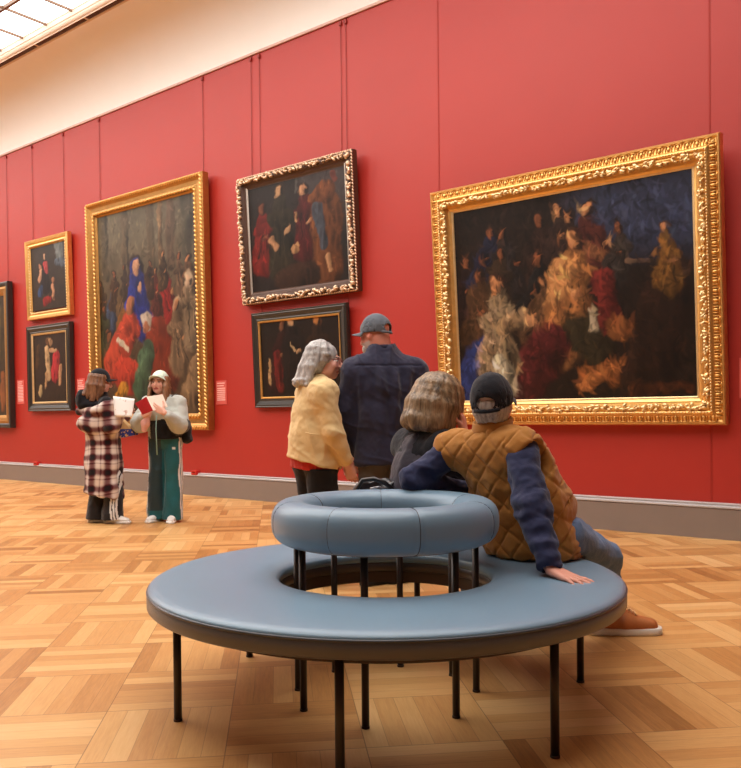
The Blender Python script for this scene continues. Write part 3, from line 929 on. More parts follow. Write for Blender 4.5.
canvas(root, -hw + 0.125, hw - 0.125, 0.125, h - 0.125, -0.036, 110, ground_dark((30, 21, 16)), S, 4)
wires(root, z0, 2.5, (-7.855, -6.123)[:0] + (-7.60, -6.16), z0 + h)

# ---------------- 5. small picture, gold frame, upper of the pair at the left
x0, x1, z0, h = -13.20, -11.89, 2.73, 1.32
root, hw = painting('small dark painting in a gold frame, upper of the pair at the left', x0, x1, z0, h, 1.5)
pr = [(0, 0), (0, 0.07), (0.010, 0.078), (0.05, 0.074), (0.075, 0.058), (0.09, 0.062), (0.11, 0.058), (0.118, 0.045), (0.128, 0.03), (0.128, 0)]
fr = moulding('frame', root, -hw, hw, 0, h, pr, M_GOLD)
beads('bead_row', fr, [(c, (0.017, 0.014, 0.014), a) for (c, a, i, s) in along(-hw, hw, 0, h, 0.100, 0.060, 0.046)], M_GOLDP)
S = []
add(.80, .98, .84, .74, .16, .10, (128, 134, 132), .7); add(.74, .70, .96, .66, .07, .09, (92, 104, 118), .6)
S += figure(.40, .36, .36, (40, 28, 34), (214, 170, 130), 0, (58, 40, 30)); add(.42, .68, .46, .58, .07, .06, (196, 72, 72), .4)
add(.24, .48, .28, .60, .05, .045, (214, 160, 124), .4); add(.26, .67, .26, .69, .04, .04, (196, 140, 104), .5); add(.28, .36, .24, .26, .05, .07, (52, 76, 116), .45)
add(.62, .16, .60, .34, .045, .05, (206, 150, 112), .4); add(.61, .42, .61, .44, .042, .042, (176, 120, 84), .5); add(.38, .12, .52, .16, .09, .05, (156, 28, 30), .4)
canvas(root, -hw + 0.118, hw - 0.118, 0.142, h - 0.13, -0.036, 80, ground_dark((48, 38, 30)), S, 5)
wires(root, z0, 1.5, (-13.1, -12.14), z0 + h)

# ---------------- 6. small picture, black frame, lower of the pair
x0, x1, z0, h = -13.22, -11.90, 1.19, 1.43
root, hw = painting('small dark painting in a black frame, lower of the pair at the left', x0, x1, z0, h, 0.5)
pr = [(0, 0), (0, 0.07), (0.012, 0.08), (0.03, 0.072), (0.05, 0.078), (0.10, 0.058), (0.115, 0.062), (0.13, 0.05), (0.145, 0.03), (0.145, 0)]
fr = moulding('frame', root, -hw, hw, 0, h, pr, M_BLACKF)
moulding('sight_edge', root, -hw + 0.13, hw - 0.13, 0.13, h - 0.13, [(0, 0.03), (0, 0.062), (0.018, 0.060), (0.03, 0.044), (0.03, 0.03)], M_GOLDP, label='gold inner edge')
S = []
add(.46, .40, .42, .84, .07, .08, (214, 176, 128), .35); add(.36, .26, .40, .46, .035, .05, (200, 156, 108), .4); add(.54, .95, .52, .98, .062, .06, (204, 156, 112), .45); add(.44, .96, .43, .99, .05, .05, (120, 80, 50), .4)
add(.64, .42, .70, .72, .13, .11, (190, 48, 56), .35); add(.52, .84, .70, .82, .035, .03, (206, 160, 118), .45); add(.78, .30, .82, .56, .04, .05, (196, 146, 104), .45)
add(.20, .16, .22, .24, .08, .06, (196, 166, 116), .5); add(.50, .10, .90, .14, .09, .1, (50, 34, 22), .7); add(.12, .60, .16, .9, .08, .06, (82, 56, 30), .8)
canvas(root, -hw + 0.15, hw - 0.15, 0.15, h - 0.15, -0.04, 80, ground_dark((44, 29, 20)), S, 6)

# ---------------- 7. the picture cut by the left edge of the photo
x0, x1, z0, h = -16.4, -13.77, 0.91, 2.55
root, hw = painting('large gold-and-black framed painting cut off by the left edge of the photo', x0, x1, z0, h, 0.5)
pr = [(0, 0), (0, 0.09), (0.02, 0.10), (0.06, 0.095), (0.08, 0.08)]
moulding('outer_moulding', root, -hw, hw, 0, h, pr + [(0.08, 0.0)], M_BLACKF, label='black outer moulding')
moulding('frame', root, -hw + 0.08, hw - 0.08, 0.08, h - 0.08, [(0, 0), (0, 0.078), (0.04, 0.085), (0.10, 0.07), (0.14, 0.05), (0.15, 0.03), (0.15, 0)], M_GOLDO)
S = figure(.3, .2, .3, (110, 60, 36)) + figure(.7, .2, .3, (60, 66, 90)) + [(.94, .06, .96, .30, .05, .06, (150, 90, 50), .6), (.9, .5, .95, .8, .1, .1, (96, 78, 44), .8)]
canvas(root, -hw + 0.22, hw - 0.22, 0.22, h - 0.22, -0.04, 90, ground_dark((52, 44, 32)), S, 7)
wires(root, z0, 0.5, (-13.95, -16.2), z0 + h)

# ---------------- wall labels: pinkish cards with pale, illegibly small lines of print
M_CARD = flat('pink_label_card', srgb(206, 92, 84), 0.5, 0.3, 0.03)
M_PRINT = flat('pale_label_print', srgb(240, 196, 188), 0.6, 0.2, 0.02)
def label_card(x0, x1, z0, z1, label):
    t = thing('wall_label', label, 'label', ((x0 + x1) / 2, WY, z0), group='object labels on the red wall')
    w, h = (x1 - x0) / 2, z1 - z0
    bm = bmesh.new(); bm_box(bm, (-w, -0.008, 0), (w, -0.001, h), 0.002); bm_obj('card', bm, M_CARD, t)
    bm = bmesh.new()
    rr = random.Random(int(x0 * -100)); z = h - 0.035
    while z > 0.05:
        e = w * rr.uniform(0.2, 0.75) if z > h - 0.09 else w * rr.uniform(0.7, 0.8)
        bm_box(bm, (-w * 0.78, -0.0095, z - 0.006), (e, -0.008, z + 0.006)); z -= 0.026 if z < h - 0.1 else 0.034
    bm_obj('printed_lines', bm, M_PRINT, t)
label_card(-13.70, -13.47, 1.32, 1.74, 'small pink wall label left of the small black-framed painting')
label_card(-11.84, -11.62, 1.28, 1.70, 'small pink wall label beside the head of the girl in the plaid coat')
label_card(-8.50, -8.29, 1.24, 1.56, 'small pink wall label right of the tall painting behind the girls')
label_card(-1.87, -1.62, 1.20, 1.54, 'small pink wall label right of the very large gold-framed painting')

M_REDBOX = flat('red_plastic', srgb(188, 30, 24), 0.4, 0.5)
def sensor(x, label):
    t = thing('floor_sensor', label, 'sensor', (x, WY - 0.05, 0.306), group='red sensor boxes on the skirting')
    bm = bmesh.new(); bm_box(bm, (-0.058, -0.03, -0.025), (0.058, 0.04, 0.035), 0.008); bm_obj('housing', bm, M_REDBOX, t)
    bm = bmesh.new(); bm_box(bm, (-0.042, -0.034, 0.0), (0.042, -0.029, 0.018), 0.003); bm_obj('lens', bm, flat('dark_red_lens', srgb(120, 16, 14), 0.2, 0.6), t)
sensor(-13.02, 'small red box on the skirting at the far left under the stacked pair of paintings')
sensor(-8.90, 'small red box on the skirting just right of the girl in teal trousers')
# ================================================================== people: helpers
# every figure stands on an empty turned to the camera bearing: local x = to the right, y = away, z = up
def place(xc, zc):
    return (math.cos(YAW) * xc - math.sin(YAW) * zc, math.sin(YAW) * xc + math.cos(YAW) * zc, 0.0)

def skin_mat(name):
    t = NT(name)
    a = t.node('ShaderNodeAttribute', attribute_name='paint').outputs['Color']
    n = t.noise(t.coord(), 24, 4)
    col = t.mix(1.0, a, t.mix(n, (0.90, 0.86, 0.84), (1, 1, 1)), 'MULTIPLY')
    return t.set(color=col, rough=0.5, spec=0.4, sss=0.0)
M_SKIN = skin_mat('skin')
def hair_mat(name, lo, hi, scale=(60, 60, 6)):
    t = NT(name); v = t.mapping(t.coord(), scale)
    n = t.noise(v, 1.0, 5, 0.7)
    col = t.ramp(n, [(0.3, lo), (0.7, hi)])
    t.bump(n, 0.5, 0.006)
    return t.set(color=col, rough=0.42, spec=0.45)
M_WHITE_RUBBER = flat('white_shoe_rubber', srgb(226, 222, 214), 0.5, 0.4, 0.04)

class Head:
    def __init__(s, c, fwd, up=(0, 0, 1), sc=1.0):
        s.c = V3(c); s.f = unit(fwd); u = V3(up); u = u - s.f * (u @ s.f); s.u = unit(u); s.r = np.cross(s.f, s.u); s.s = sc
        s.M = np.stack([s.r, s.f, s.u], 1)
    def p(s, x, y, z):
        return s.c + s.s * (s.r * x + s.f * y + s.u * z)
    def loc(s, P):
        return ((P - s.c) @ s.M) / s.s
    def e(s, c, r, k=0.012, op='u'):
        return ell(s.p(*c), V3(r) * s.s, k, s.M, op)
    def cp(s, a, b, ra, rb=None, k=0.01, op='u'):
        return cap(s.p(*a), s.p(*b), ra * s.s, (ra if rb is None else rb) * s.s, k, op=op)
    def prims(s):
        e, c = s.e, s.cp
        L = [e((0, -.018, .032), (.074, .094, .080)), e((0, .030, -.030), (.058, .062, .080), .02), e((0, .056, -.090), (.026, .026, .022), .02)]
        for q in (-1, 1):
            L += [e((q * .040, .018, -.062), (.020, .040, .034), .02), e((q * .036, .066, -.030), (.022, .020, .022), .02)]
        L += [c((-.030, .086, .024), (.030, .086, .024), .010, k=.012)]
        for q in (-1, 1):
            L += [e((q * .031, .100, .003), (.017, .015, .011), .010, 's')]
        L += [c((0, .088, .008), (0, .113, -.030), .008, .012, .008), e((0, .104, -.040), (.016, .012, .008), .008)]
        for q in (-1, 1):
            L += [e((q * .011, .101, -.036), (.008, .010, .008), .005), e((q * .031, .079, .003), (.013, .013, .012), .004)]
        L += [c((-.018, .086, -.060), (.018, .086, -.060), .0065, k=.005), c((-.015, .086, -.070), (.015, .086, -.070), .0075, k=.005)]
        for q in (-1, 1):
            L += [e((q * .076, -.006, -.006), (.009, .020, .031), .006), e((q * .084, -.002, -.004), (.007, .010, .018), .005, 's')]
        return L
    def paint(s, P, skin, lips=(176, 84, 78), brow=(92, 66, 48), iris=(70, 52, 40), blush=(214, 128, 112), beard=None, scalp=None):
        q = s.loc(P); C = np.tile(np.array(srgb(*skin)), (len(P), 1))
        def put(m, col, a=1.0):
            m = np.clip(m, 0, 1)[:, None] * a
            C[:] = C * (1 - m) + np.array(srgb(*col)) * m
        inhead = np.linalg.norm(q, axis=1) < 0.16
        front = inhead & (q[:, 1] > 0.05)
        for sx in (-1, 1):
            put(np.exp(-(((q[:, 0] - sx * .038) / .02) ** 2 + ((q[:, 2] + .03) / .02) ** 2)) * front, blush, .5)
            ex = (q[:, 0] - sx * .031) / .0125; ez = (q[:, 2] - .003) / .0068
            eye = front & (ex * ex + ez * ez < 1)
            put(eye * 1.0, (236, 228, 222))
            put((eye & (((q[:, 0] - sx * .031) / .0062) ** 2 + ((q[:, 2] - .003) / .0065) ** 2 < 1)) * 1.0, iris)
            ring = front & ~eye & (((q[:, 0] - sx * .031) / .0165) ** 2 + ((q[:, 2] - .006) / .0085) ** 2 < 1) & (q[:, 2] > .004)
            put(ring * 1.0, (62, 42, 34), .75)
            bz = .026 - 0.12 * np.abs(np.abs(q[:, 0]) - .03)
            put((front & (np.abs(np.abs(q[:, 0]) - .032) < .019) & (np.abs(q[:, 2] - bz) < .0045)) * 1.0, brow, .85)
        put((inhead & (q[:, 1] > .078) & (np.abs(q[:, 0]) < .025) & (np.abs(q[:, 2] + .065) < .0105 - .12 * np.abs(q[:, 0]))) * 1.0, lips, .9)
        put((inhead & (q[:, 1] > .078) & (np.abs(q[:, 0]) < .021) & (np.abs(q[:, 2] + .065) < .0018)) * 1.0, (96, 40, 38), .8)
        if beard is not None:
            b = inhead & (q[:, 2] < -.045 - .0 * q[:, 0]) & (q[:, 1] > .0) & (q[:, 2] > -.13)
            put(b * 1.0, beard, .8)
        if scalp is not None:
            b = inhead & (q[:, 2] > -.05 + .55 * np.maximum(q[:, 1] + .02, 0)) & (q[:, 1] < .06)
            put(b * 1.0, scalp, .85)
        put((inhead & (np.abs(q[:, 0]) > .072) & (np.abs(q[:, 2]) < .04)) * 1.0, blush, .35)
        return C

def fingers(L, w, d, n, t, s=1.0, curl=(0.25, 0.35, 0.25), spread=0.06, thumb=(0.75, 0.75, 0.25), tcurl=0.2, fan=None):
    """hand: wrist w, pointing d, palm facing n, thumb side t"""
    w, d, n, t = V3(w), unit(d), V3(n), V3(t)
    n = unit(n - d * (n @ d)); t = unit(t - d * (t @ d) - n * (t @ n))
    offs = (.0285, .0095, -.0095, -.0275); base = (.086, .090, .086, .078); lens = (.072, .080, .074, .058); rad = (.0086, .0088, .0084, .0074)
    for i in range(4):
        kn = w + (d * base[i] + t * offs[i]) * s
        L.append(cap(w + t * offs[i] * .55 * s + d * .008 * s, kn, .0150 * s, .0108 * s, .013 * s))
        a = (1.5 - i) * (spread if fan is None else fan)
        dd = unit(d * math.cos(a) + t * math.sin(a)); nn = n; p = kn; r = rad[i] * s
        for j, fr in enumerate((.44, .31, .25)):
            c = curl[j] * (1 + .08 * i)
            dd, nn = unit(dd * math.cos(c) + nn * math.sin(c)), unit(nn * math.cos(c) - dd * math.sin(c))
            q = p + dd * lens[i] * fr * s
            L.append(cap(p, q, r, r * .92, .005 * s)); p = q; r *= .92
    b0 = w + (d * .022 + t * .016 + n * .004) * s
    td = unit(d * thumb[0] + t * thumb[1] + n * thumb[2])
    b1 = b0 + td * .044 * s; td2 = unit(td + d * tcurl + n * tcurl); b2 = b1 + td2 * .034 * s; b3 = b2 + unit(td2 + d * tcurl) * .026 * s
    L += [cap(b0, b1, .0155 * s, .0115 * s, .014 * s), cap(b1, b2, .0108 * s, .0100 * s, .006 * s), cap(b2, b3, .0100 * s, .0085 * s, .005 * s)]

def shoe(root, ankle, d, mat, sole_mat, s=1.0, name='shoe', laces=None, res=0.007, lift=0.0, label=None):
    a = V3(ankle); d = unit((d[0], d[1], 0)); lat = V3((d[1], -d[0], 0)); g = V3((a[0], a[1], lift))
    heel = g - d * .055 * s; toe = g + d * .165 * s; mid = g + d * .05 * s
    up = V3((0, 0, 1))
    up_pr = [cap(heel + up * .045 * s, mid + up * .052 * s, .038 * s, .040 * s, .02, w=lat, s=.95), cap(mid + up * .05 * s, toe + up * .034 * s, .040 * s, .030 * s, .02, w=lat, s=1.3),
             cap(g + up * .05 * s, g + up * .105 * s - d * .006, .042 * s, .041 * s, .02), cap(g + d * .03 + up * .09 * s, g + d * .085 * s + up * .068 * s, .026 * s, .022 * s, .02, w=lat, s=1.1),
             cut(g + up * .022 * s, (0, 0, -1))]
    if True:
        up_pr += [cap(g + up * .112 * s - d * .004, g + up * .2 * s, .033 * s, .04 * s, .004, op='s')]
    o = sculpt(name, up_pr, mat, root, res, label=label)
    so = [cap(heel + up * .012 * s, mid + up * .012 * s, .044 * s, .043 * s, .01, w=lat, s=1.0), cap(mid + up * .012 * s, toe + d * .008 * s + up * .012 * s, .043 * s, .041 * s, .01, w=lat, s=1.12),
          cut(g + up * .030 * s, (0, 0, 1), 0.004), cut(g + up * .0005, (0, 0, -1))]
    sculpt('sole', so, sole_mat, o, res)
    if laces is not None:
        bm = bmesh.new()
        for i in range(5):
            f = i / 4; c = g + d * (.045 + .055 * f) * s + up * (.124 - .036 * f) * s
            bm_tube(bm, [tuple(c - lat * .024 * s - up * .007 * s), tuple(c - lat * .010 * s + up * .0035), tuple(c + lat * .010 * s + up * .0035), tuple(c + lat * .024 * s - up * .007 * s)], .0032 * s, 6)
        bm_obj('laces', bm, laces, o)
    return o

def locks(H, rnd, az, z0, z1, r_top, r_mid, r_end, rad, n_per=1, mid=-.03, sway=(0, 0), end_jit=.02, flick=0.0, top=80):
    """tapering hair locks that follow the skull from the crown, then fall: az in degrees from the face, 0 = front"""
    L = []
    for a in az:
        for _ in range(n_per):
            t0 = R(a + rnd.uniform(-6, 6)); rr = rad * rnd.uniform(.8, 1.2); pts = []
            tw = R(rnd.uniform(-9, 9))
            for i, e in enumerate((top, top * .66, top * .36, 4)):
                t = t0 + tw * i / 3; e = R(e); g = 1.0 + rnd.uniform(-.01, .03)
                pts.append(((r_top - rr * .55) * g * math.sin(t) * math.cos(e), -.020 + (r_top + .014 - rr * .55) * g * math.cos(t) * math.cos(e), .034 + (r_top + .002 - rr * .6) * math.sin(e)))
            t = t0 + tw; sx, sy = math.sin(t), math.cos(t); j = rnd.uniform(-.006, .006)
            pts.append(((r_mid + j) * sx + sway[0] * .4, -.020 + (r_mid + .010 + j) * sy + sway[1] * .4, mid + rnd.uniform(-.01, .01)))
            ze = z1 + rnd.uniform(-end_jit, end_jit)
            pts.append((r_end * sx + sway[0] + rnd.uniform(-.008, .008), -.020 + (r_end + .006) * sy + sway[1] + rnd.uniform(-.008, .008), ze))
            if flick:
                q = pts[-1]; pts.append((q[0] + flick * sx, q[1] + flick * sy, q[2] + flick * .2))
            n = len(pts)
            for i in range(n - 1):
                f0, f1 = (.75 if i == 0 else 1.0), (1.0 if i < n - 3 else .85 if i < n - 2 else .45)
                L.append(H.cp(pts[i], pts[i + 1], rr * f0 if i < n - 2 else rr * .85, rr * f1, .013))
    return L

def strands(H, f=170.0, amp=.0025):
    def d(P):
        q = H.loc(P); az = np.arctan2(q[:, 0], q[:, 1] + .018)
        w = np.stack([az * 9, q[:, 2] * 5, np.full(len(P), 2.0)], 1)
        return amp * vnoise(np.stack([az * 26 + 1.5 * vnoise(w, 3), q[:, 2] * 3.5, np.zeros(len(P))], 1), 5) + amp * .6 * vnoise(np.stack([az * 60, q[:, 2] * 5, np.ones(len(P))], 1), 6)
    return d

def ball_cap(H, root, mat, tilt=0.22, opening=True, res=.006, z0=.004, brim_mat=None, brim_len=.075, label=None, name='cap'):
    L = [H.e((0, -.016, .022), (.090, .110, .113), .01)]
    # dome flattened a little at the front seam, cut along a plane tipped forward
    L += [H.e((0, -.016, .016), (.083, .103, .107), .006, 's')]
    n = H.f * tilt - H.u
    L += [cut(H.p(0, 0, z0), n)]; zb = z0 - tilt * .11
    if opening:
        L += [H.e((0, -.118, zb + .036), (.036, .05, .022), .006, 's')]
    def fold(P):
        q = H.loc(P); az = np.arctan2(q[:, 0], q[:, 1] + .014)
        seam = np.abs(((az / (math.pi / 3)) + .5) % 1 - .5) * (math.pi / 3)
        return -.0018 * np.exp(-(seam / .03) ** 2) + .002 * vnoise(P * 26, 3) + .0012 * vnoise(P * 55, 4)
    o = sculpt(name, L, mat, root, res, disp=fold, label=label)
    # brim: a curved, thin tongue
    V = []; F = []; nu, nv = 17, 7
    for lay in (0, 1):
        for i in range(nu):
            u = -1 + 2 * i / (nu - 1); a = u * R(66)
            for j in range(nv):
                v = j / (nv - 1)
                r0x, r0y = .087, .106
                ext = brim_len * v * math.sqrt(max(0, 1 - (u * .98) ** 2)) ** .7
                x = r0x * math.sin(a) * (1 + .10 * v); y = -.014 + r0y * math.cos(a) + ext
                z = z0 + tilt * y + .006 - .020 * v * (.4 + u * u * 1.0) - (0.0045 if lay else 0)
                V.append(tuple(H.p(x, y, z)))
    N = nu * nv
    for i in range(nu - 1):
        for j in range(nv - 1):
            a = i * nv + j; F.append((a, a + 1, a + nv + 1, a + nv)); F.append((N + a, N + a + nv, N + a + nv + 1, N + a + 1))
    for i in range(nu - 1):
        a = i * nv + nv - 1; F.append((a, N + a, N + a + nv, a + nv)); a = i * nv; F.append((a, a + nv, N + a + nv, N + a))
    for j in range(nv - 1):
        F.append((j, N + j, N + j + 1, j + 1)); a = (nu - 1) * nv + j; F.append((a, a + 1, N + a + 1, N + a))
    mesh_obj('brim', V, F, brim_mat or mat, o)
    bm = bmesh.new(); bmesh.ops.create_uvsphere(bm, u_segments=10, v_segments=6, radius=.008 * H.s)
    for v in bm.verts:
        v.co = Vector(H.p(0, -.016, .134)) + Vector((v.co.x, v.co.y, v.co.z * .5))
    bm_obj('button', bm, mat, o, True)
    if opening:
        V = []; F = []; m = 13
        for i in range(m):
            a = R(180 - 40 + 80 * i / (m - 1))
            for (dr, dz) in ((0, 0), (.003, 0), (.003, .016), (0, .016)):
                V.append(tuple(H.p((.085 + dr) * math.sin(a), -.016 + (.105 + dr) * math.cos(a), z0 + tilt * (-.016 + .105 * math.cos(a)) + dz - .002)))
        for i in range(m - 1):
            for k in range(4):
                F.append((4 * i + k, 4 * i + (k + 1) % 4, 4 * i + 4 + (k + 1) % 4, 4 * i + 4 + k))
        mesh_obj('strap', V, F, mat, o)
    return o

def drape(amp=.010, f=11, zf=2.2, seed=1, slant=.6):
    """long soft folds that hang and slant, with a few cross creases"""
    def d(P):
        w = vnoise(P * 2.3, seed + 3)
        a = P[:, 0] * f + slant * f * P[:, 2] * .35 + 1.3 * w; b = P[:, 1] * f - slant * f * P[:, 2] * .2 + .9 * w
        long_ = ridges(np.stack([a, b, P[:, 2] * zf], 1), seed) - .45
        cross = ridges(np.stack([P[:, 0] * 4, P[:, 1] * 4, P[:, 2] * 13 + P[:, 0] * 7 + w], 1), seed + 1)
        return amp * .75 * long_ + amp * .45 * np.maximum(cross - .55, 0) * 2 + amp * .12 * vnoise(P * 45, seed + 5)
    return d

def wrinkle(scale=(7, 7, 5), amp=.006, seed=1, fine=.0015):
    s = np.array(scale)
    def d(P):
        w = vnoise(P * 3.1, seed + 9)[:, None] * .8
        return amp * (ridges(P * s + w, seed) - .45) * .7 + amp * .5 * vnoise(P * s * 2.1 + w, seed + 2) + fine * vnoise(P * 60, seed + 4)
    return d

def body(root, H, prims, skin, res, **kw):
    prims = H.prims() + prims
    def col(P):
        return H.paint(P, skin, **kw)
    return sculpt('body', prims, M_SKIN, root, res, colors=col)
# ================================================================== the man in the quilted vest, seated on the bench
UP = V3((0, 0, 1))
def make_vest_man():
    root = thing('person', 'man in a tan quilted vest and black cap sitting on the round bench', 'person', place(0.75, 3.5), (0, 0, YAW))
    f = unit((.60, .80, 0)); lat = unit((.80, -.60, 0))
    pel = V3((-.075, -.01, .572)); che = V3((-.165, -.02, .86)); nck = V3((-.235, -.035, 1.035))
    shL = V3((-.385, .085, .945)); shR = V3((-.142, -.150, .955))
    elL = V3((-.570, .060, .808)); wrL = V3((-.34, .17, .755))
    elR = V3((-.118, -.315, .725)); wrR = V3((-.085, -.440, .528))
    hiR, hiL = pel + lat * .09 + V3((.05, .01, 0)), pel - lat * .09 + V3((.05, .01, 0))
    knR = V3((.315, .26, .425)); anR = V3((.425, .545, .10)); knL = V3((.19, .50, .49)); anL = V3((.06, .45, .10))
    H = Head((-.232, -.035, 1.135), (.40, .90, -.02), (-.08, -.05, 1), 1.0)
    B = [cap(nck - UP * .05, H.p(0, -.02, -.05), .058, .060, .02), cap(pel, che, .085, .10, .05, w=lat, s=1.2), cap(che, nck - UP * .07, .10, .07, .05, w=lat, s=1.4), cap(shL, shR, .05, .05, .04),
         cap(shL, elL, .045, .038, .02), cap(elL, wrL, .038, .027, .02), cap(shR, elR, .045, .038, .02), cap(elR, wrR, .038, .028, .02),
         cap(hiR, knR, .062, .055, .03), cap(knR, anR, .050, .036, .02), cap(hiL, knL, .062, .055, .03), cap(knL, anL, .052, .036, .02),
         cap(anR, anR + V3((.12, .01, -.05)), .035, .03, .02), cap(anL, anL + V3((.06, .12, -.05)), .035, .03, .02)]
    fingers(B, wrR + V3((.004, -.008, -.018)), (.62, -.78, -.20), (0, 0, -1), (.7, .6, 0), 1.06, (-.10, .16, .14), thumb=(.75, .65, .1), tcurl=.15, fan=.17)
    fingers(B, wrL, (.7, .7, -.2), (0, 0, -1), (-.7, .7, 0), 1.0, (.3, .4, .3))
    body(root, H, B, (222, 158, 136), .0048, scalp=(196, 176, 166), blush=(206, 110, 96))
    # grey hair below the cap
    rn = random.Random(3)
    hl = [H.e((0, -.028, -.004), (.073, .087, .058), .01)] + locks(H, rn, range(98, 263, 8), 0, -.068, .073, .066, .055, .0070, 3, mid=-.03, end_jit=.008)
    hl += [H.e((0, .078, -.01), (.2, .075, .2), .01, 's'), cut(H.p(0, 0, .01), H.u)]
    sculpt('hair', hl, hair_mat('short_grey_hair', srgb(120, 112, 106), srgb(206, 200, 194), (70, 70, 14)), root, .0055, disp=strands(H, amp=.003))
    ball_cap(H, root, cloth('black_cap_cotton', srgb(32, 32, 38), 300), tilt=.30, z0=-.004, res=.0055, label='black baseball cap')
    # blue sweatshirt: sleeves and what shows of it
    navy = cloth('navy_sweatshirt', srgb(48, 52, 80), 320, bump=.3)
    L = [cap(pel + UP * .02, che, .105, .115, .05, w=lat, s=1.35), cap(shL, shR, .055, .055, .05), cap(shL, elL, .068, .058, .03), cap(elL, wrL, .057, .040, .02), cap(shR, elR, .071, .068, .03), cap(elR, wrR - (wrR - elR) * .05, .066, .050, .025),
         cap(wrR - (wrR - elR) * .20, wrR - (wrR - elR) * .02, .046, .041, .008), cap(nck - UP * .05, nck, .07, .066, .03)]
    L += [cap(wrR - (wrR - elR) * .03, wrR + (wrR - elR) * .2, .032, .034, .004, op='s')]
    ax = unit(wrR - elR)
    def slv(P):
        d = wrinkle((9, 9, 11), .010, 5)(P) + wrinkle((15, 15, 22), .006, 6)(P)
        # stacked creases above the right cuff and at the elbows
        t = (P - elR) @ ax; near = np.linalg.norm(P - (elR + np.clip(t, 0, .24)[:, None] * ax), axis=1) < .09
        d += near * .0022 * np.sin(t * 95 + 5 * vnoise(P * 9, 7))
        return d
    sculpt('sweatshirt', L, navy, root, .006, disp=slv)
    # vest
    tan = cloth('tan_quilted_cotton', srgb(172, 118, 58), 260, bump=.25, var=.10)
    spn = unit(che - pel)
    V = [cap(pel - UP * .035, pel + spn * .16, .150, .146, .05, w=lat, s=1.40), cap(pel + spn * .16, che, .146, .142, .05, w=lat, s=1.36), cap(che, che + UP * .06, .142, .125, .04, w=lat, s=1.35),
         cap(shL - UP * .006, shR - UP * .006, .091, .091, .05), cap(nck - UP * .06, nck + UP * .012, .085, .072, .03, w=lat, s=1.05),
         cap(pel + f * .06 - UP * .03, pel + f * .13 + UP * .12, .125, .12, .04, w=lat, s=1.25), cap(pel + lat * .06 + f * .065 - UP * .03, pel + lat * .05 + f * .04 + UP * .16, .112, .105, .05)]
    V += [cut((0, 0, ZS + .012), (0, 0, -1)), cap(nck + UP * .0, nck + UP * .12, .060, .064, .006, op='s')]
    # arm holes
    V += [cap(shR + lat * .080 - UP * .05, shR + lat * .20 - UP * .08, .082, .09, .012, op='s'), cap(shL - lat * .080 - UP * .05, shL - lat * .20 - UP * .08, .082, .09, .012, op='s')]
    def quilt(P):
        a = (P - pel) @ lat; b = (P - pel) @ spn; c = (P - pel) @ f
        aa = a + .35 * np.where(a > 0, 1, -1) * np.clip(c, -.2, .2)
        p = .108
        d = np.minimum(np.abs(((aa + b * .95) / p + .5) % 1 - .5) * p, np.abs(((aa - b * .95) / p + .8) % 1 - .5) * p)
        q = .0052 * (1 - np.exp(-(d / .007) ** 2)) + .002 * np.minimum(d / .03, 1) - .005
        return q + wrinkle((8, 8, 10), .005, 8)(P) + drape(.007, 12, 3, 9)(P)
    ve = sculpt('vest', V, tan, root, .0058, disp=quilt)
    cl = [cap(nck - UP * .012, nck + UP * .036 + f * .004, .084, .080, .01, w=lat, s=1.05), cap(nck - UP * .05, nck + UP * .1, .071, .071, .006, op='s'), cut(nck + UP * .036 + f * .0, (f[0] * -.25, f[1] * -.25, 1)), cut(nck - UP * .03, (0, 0, -1))]
    sculpt('collar', cl, tan, ve, .006)
    # welt of the side pocket
    bm = bmesh.new(); c0 = pel + lat * .176 + f * .02 + UP * .09
    bm_tube(bm, [tuple(c0 + UP * .075 - f * .025), tuple(c0), tuple(c0 - UP * .06 + f * .015)], .006, 8); bm_obj('pocket_welt', bm, tan, ve)
    # jeans
    den = cloth('washed_blue_denim', srgb(96, 120, 156), 420, var=.28, bump=.35)
    J = [cap(hiR, hiL, .084, .084, .04), cap(hiR + f * .05, knR, .092, .076, .04), cap(knR, anR + V3((-.006, -.006, .05)), .074, .057, .03), cap(hiL, knL, .108, .078, .04), cap(knL, anL + UP * .035, .076, .062, .03)]
    J += [cut((0, 0, ZS + .0055), (0, 0, -1), near=((-.05, -.05, .44), .22))]
    sculpt('jeans', J, den, root, .0065, disp=wrinkle((9, 9, 12), .008, 21))
    lea = flat('tan_shoe_leather', srgb(176, 106, 58), 0.4, 0.5, 0.2, 22)
    lac = flat('tan_shoelace', srgb(206, 160, 116), 0.8)
    shoe(root, (anR[0], anR[1], 0), (.99, -.03), lea, M_WHITE_RUBBER, 1.2, 'shoe', lac, .0055)
    shoe(root, (anL[0], anL[1], 0), (.6, .8), lea, M_WHITE_RUBBER, 1.12, 'shoe', lac, .007)
make_vest_man()

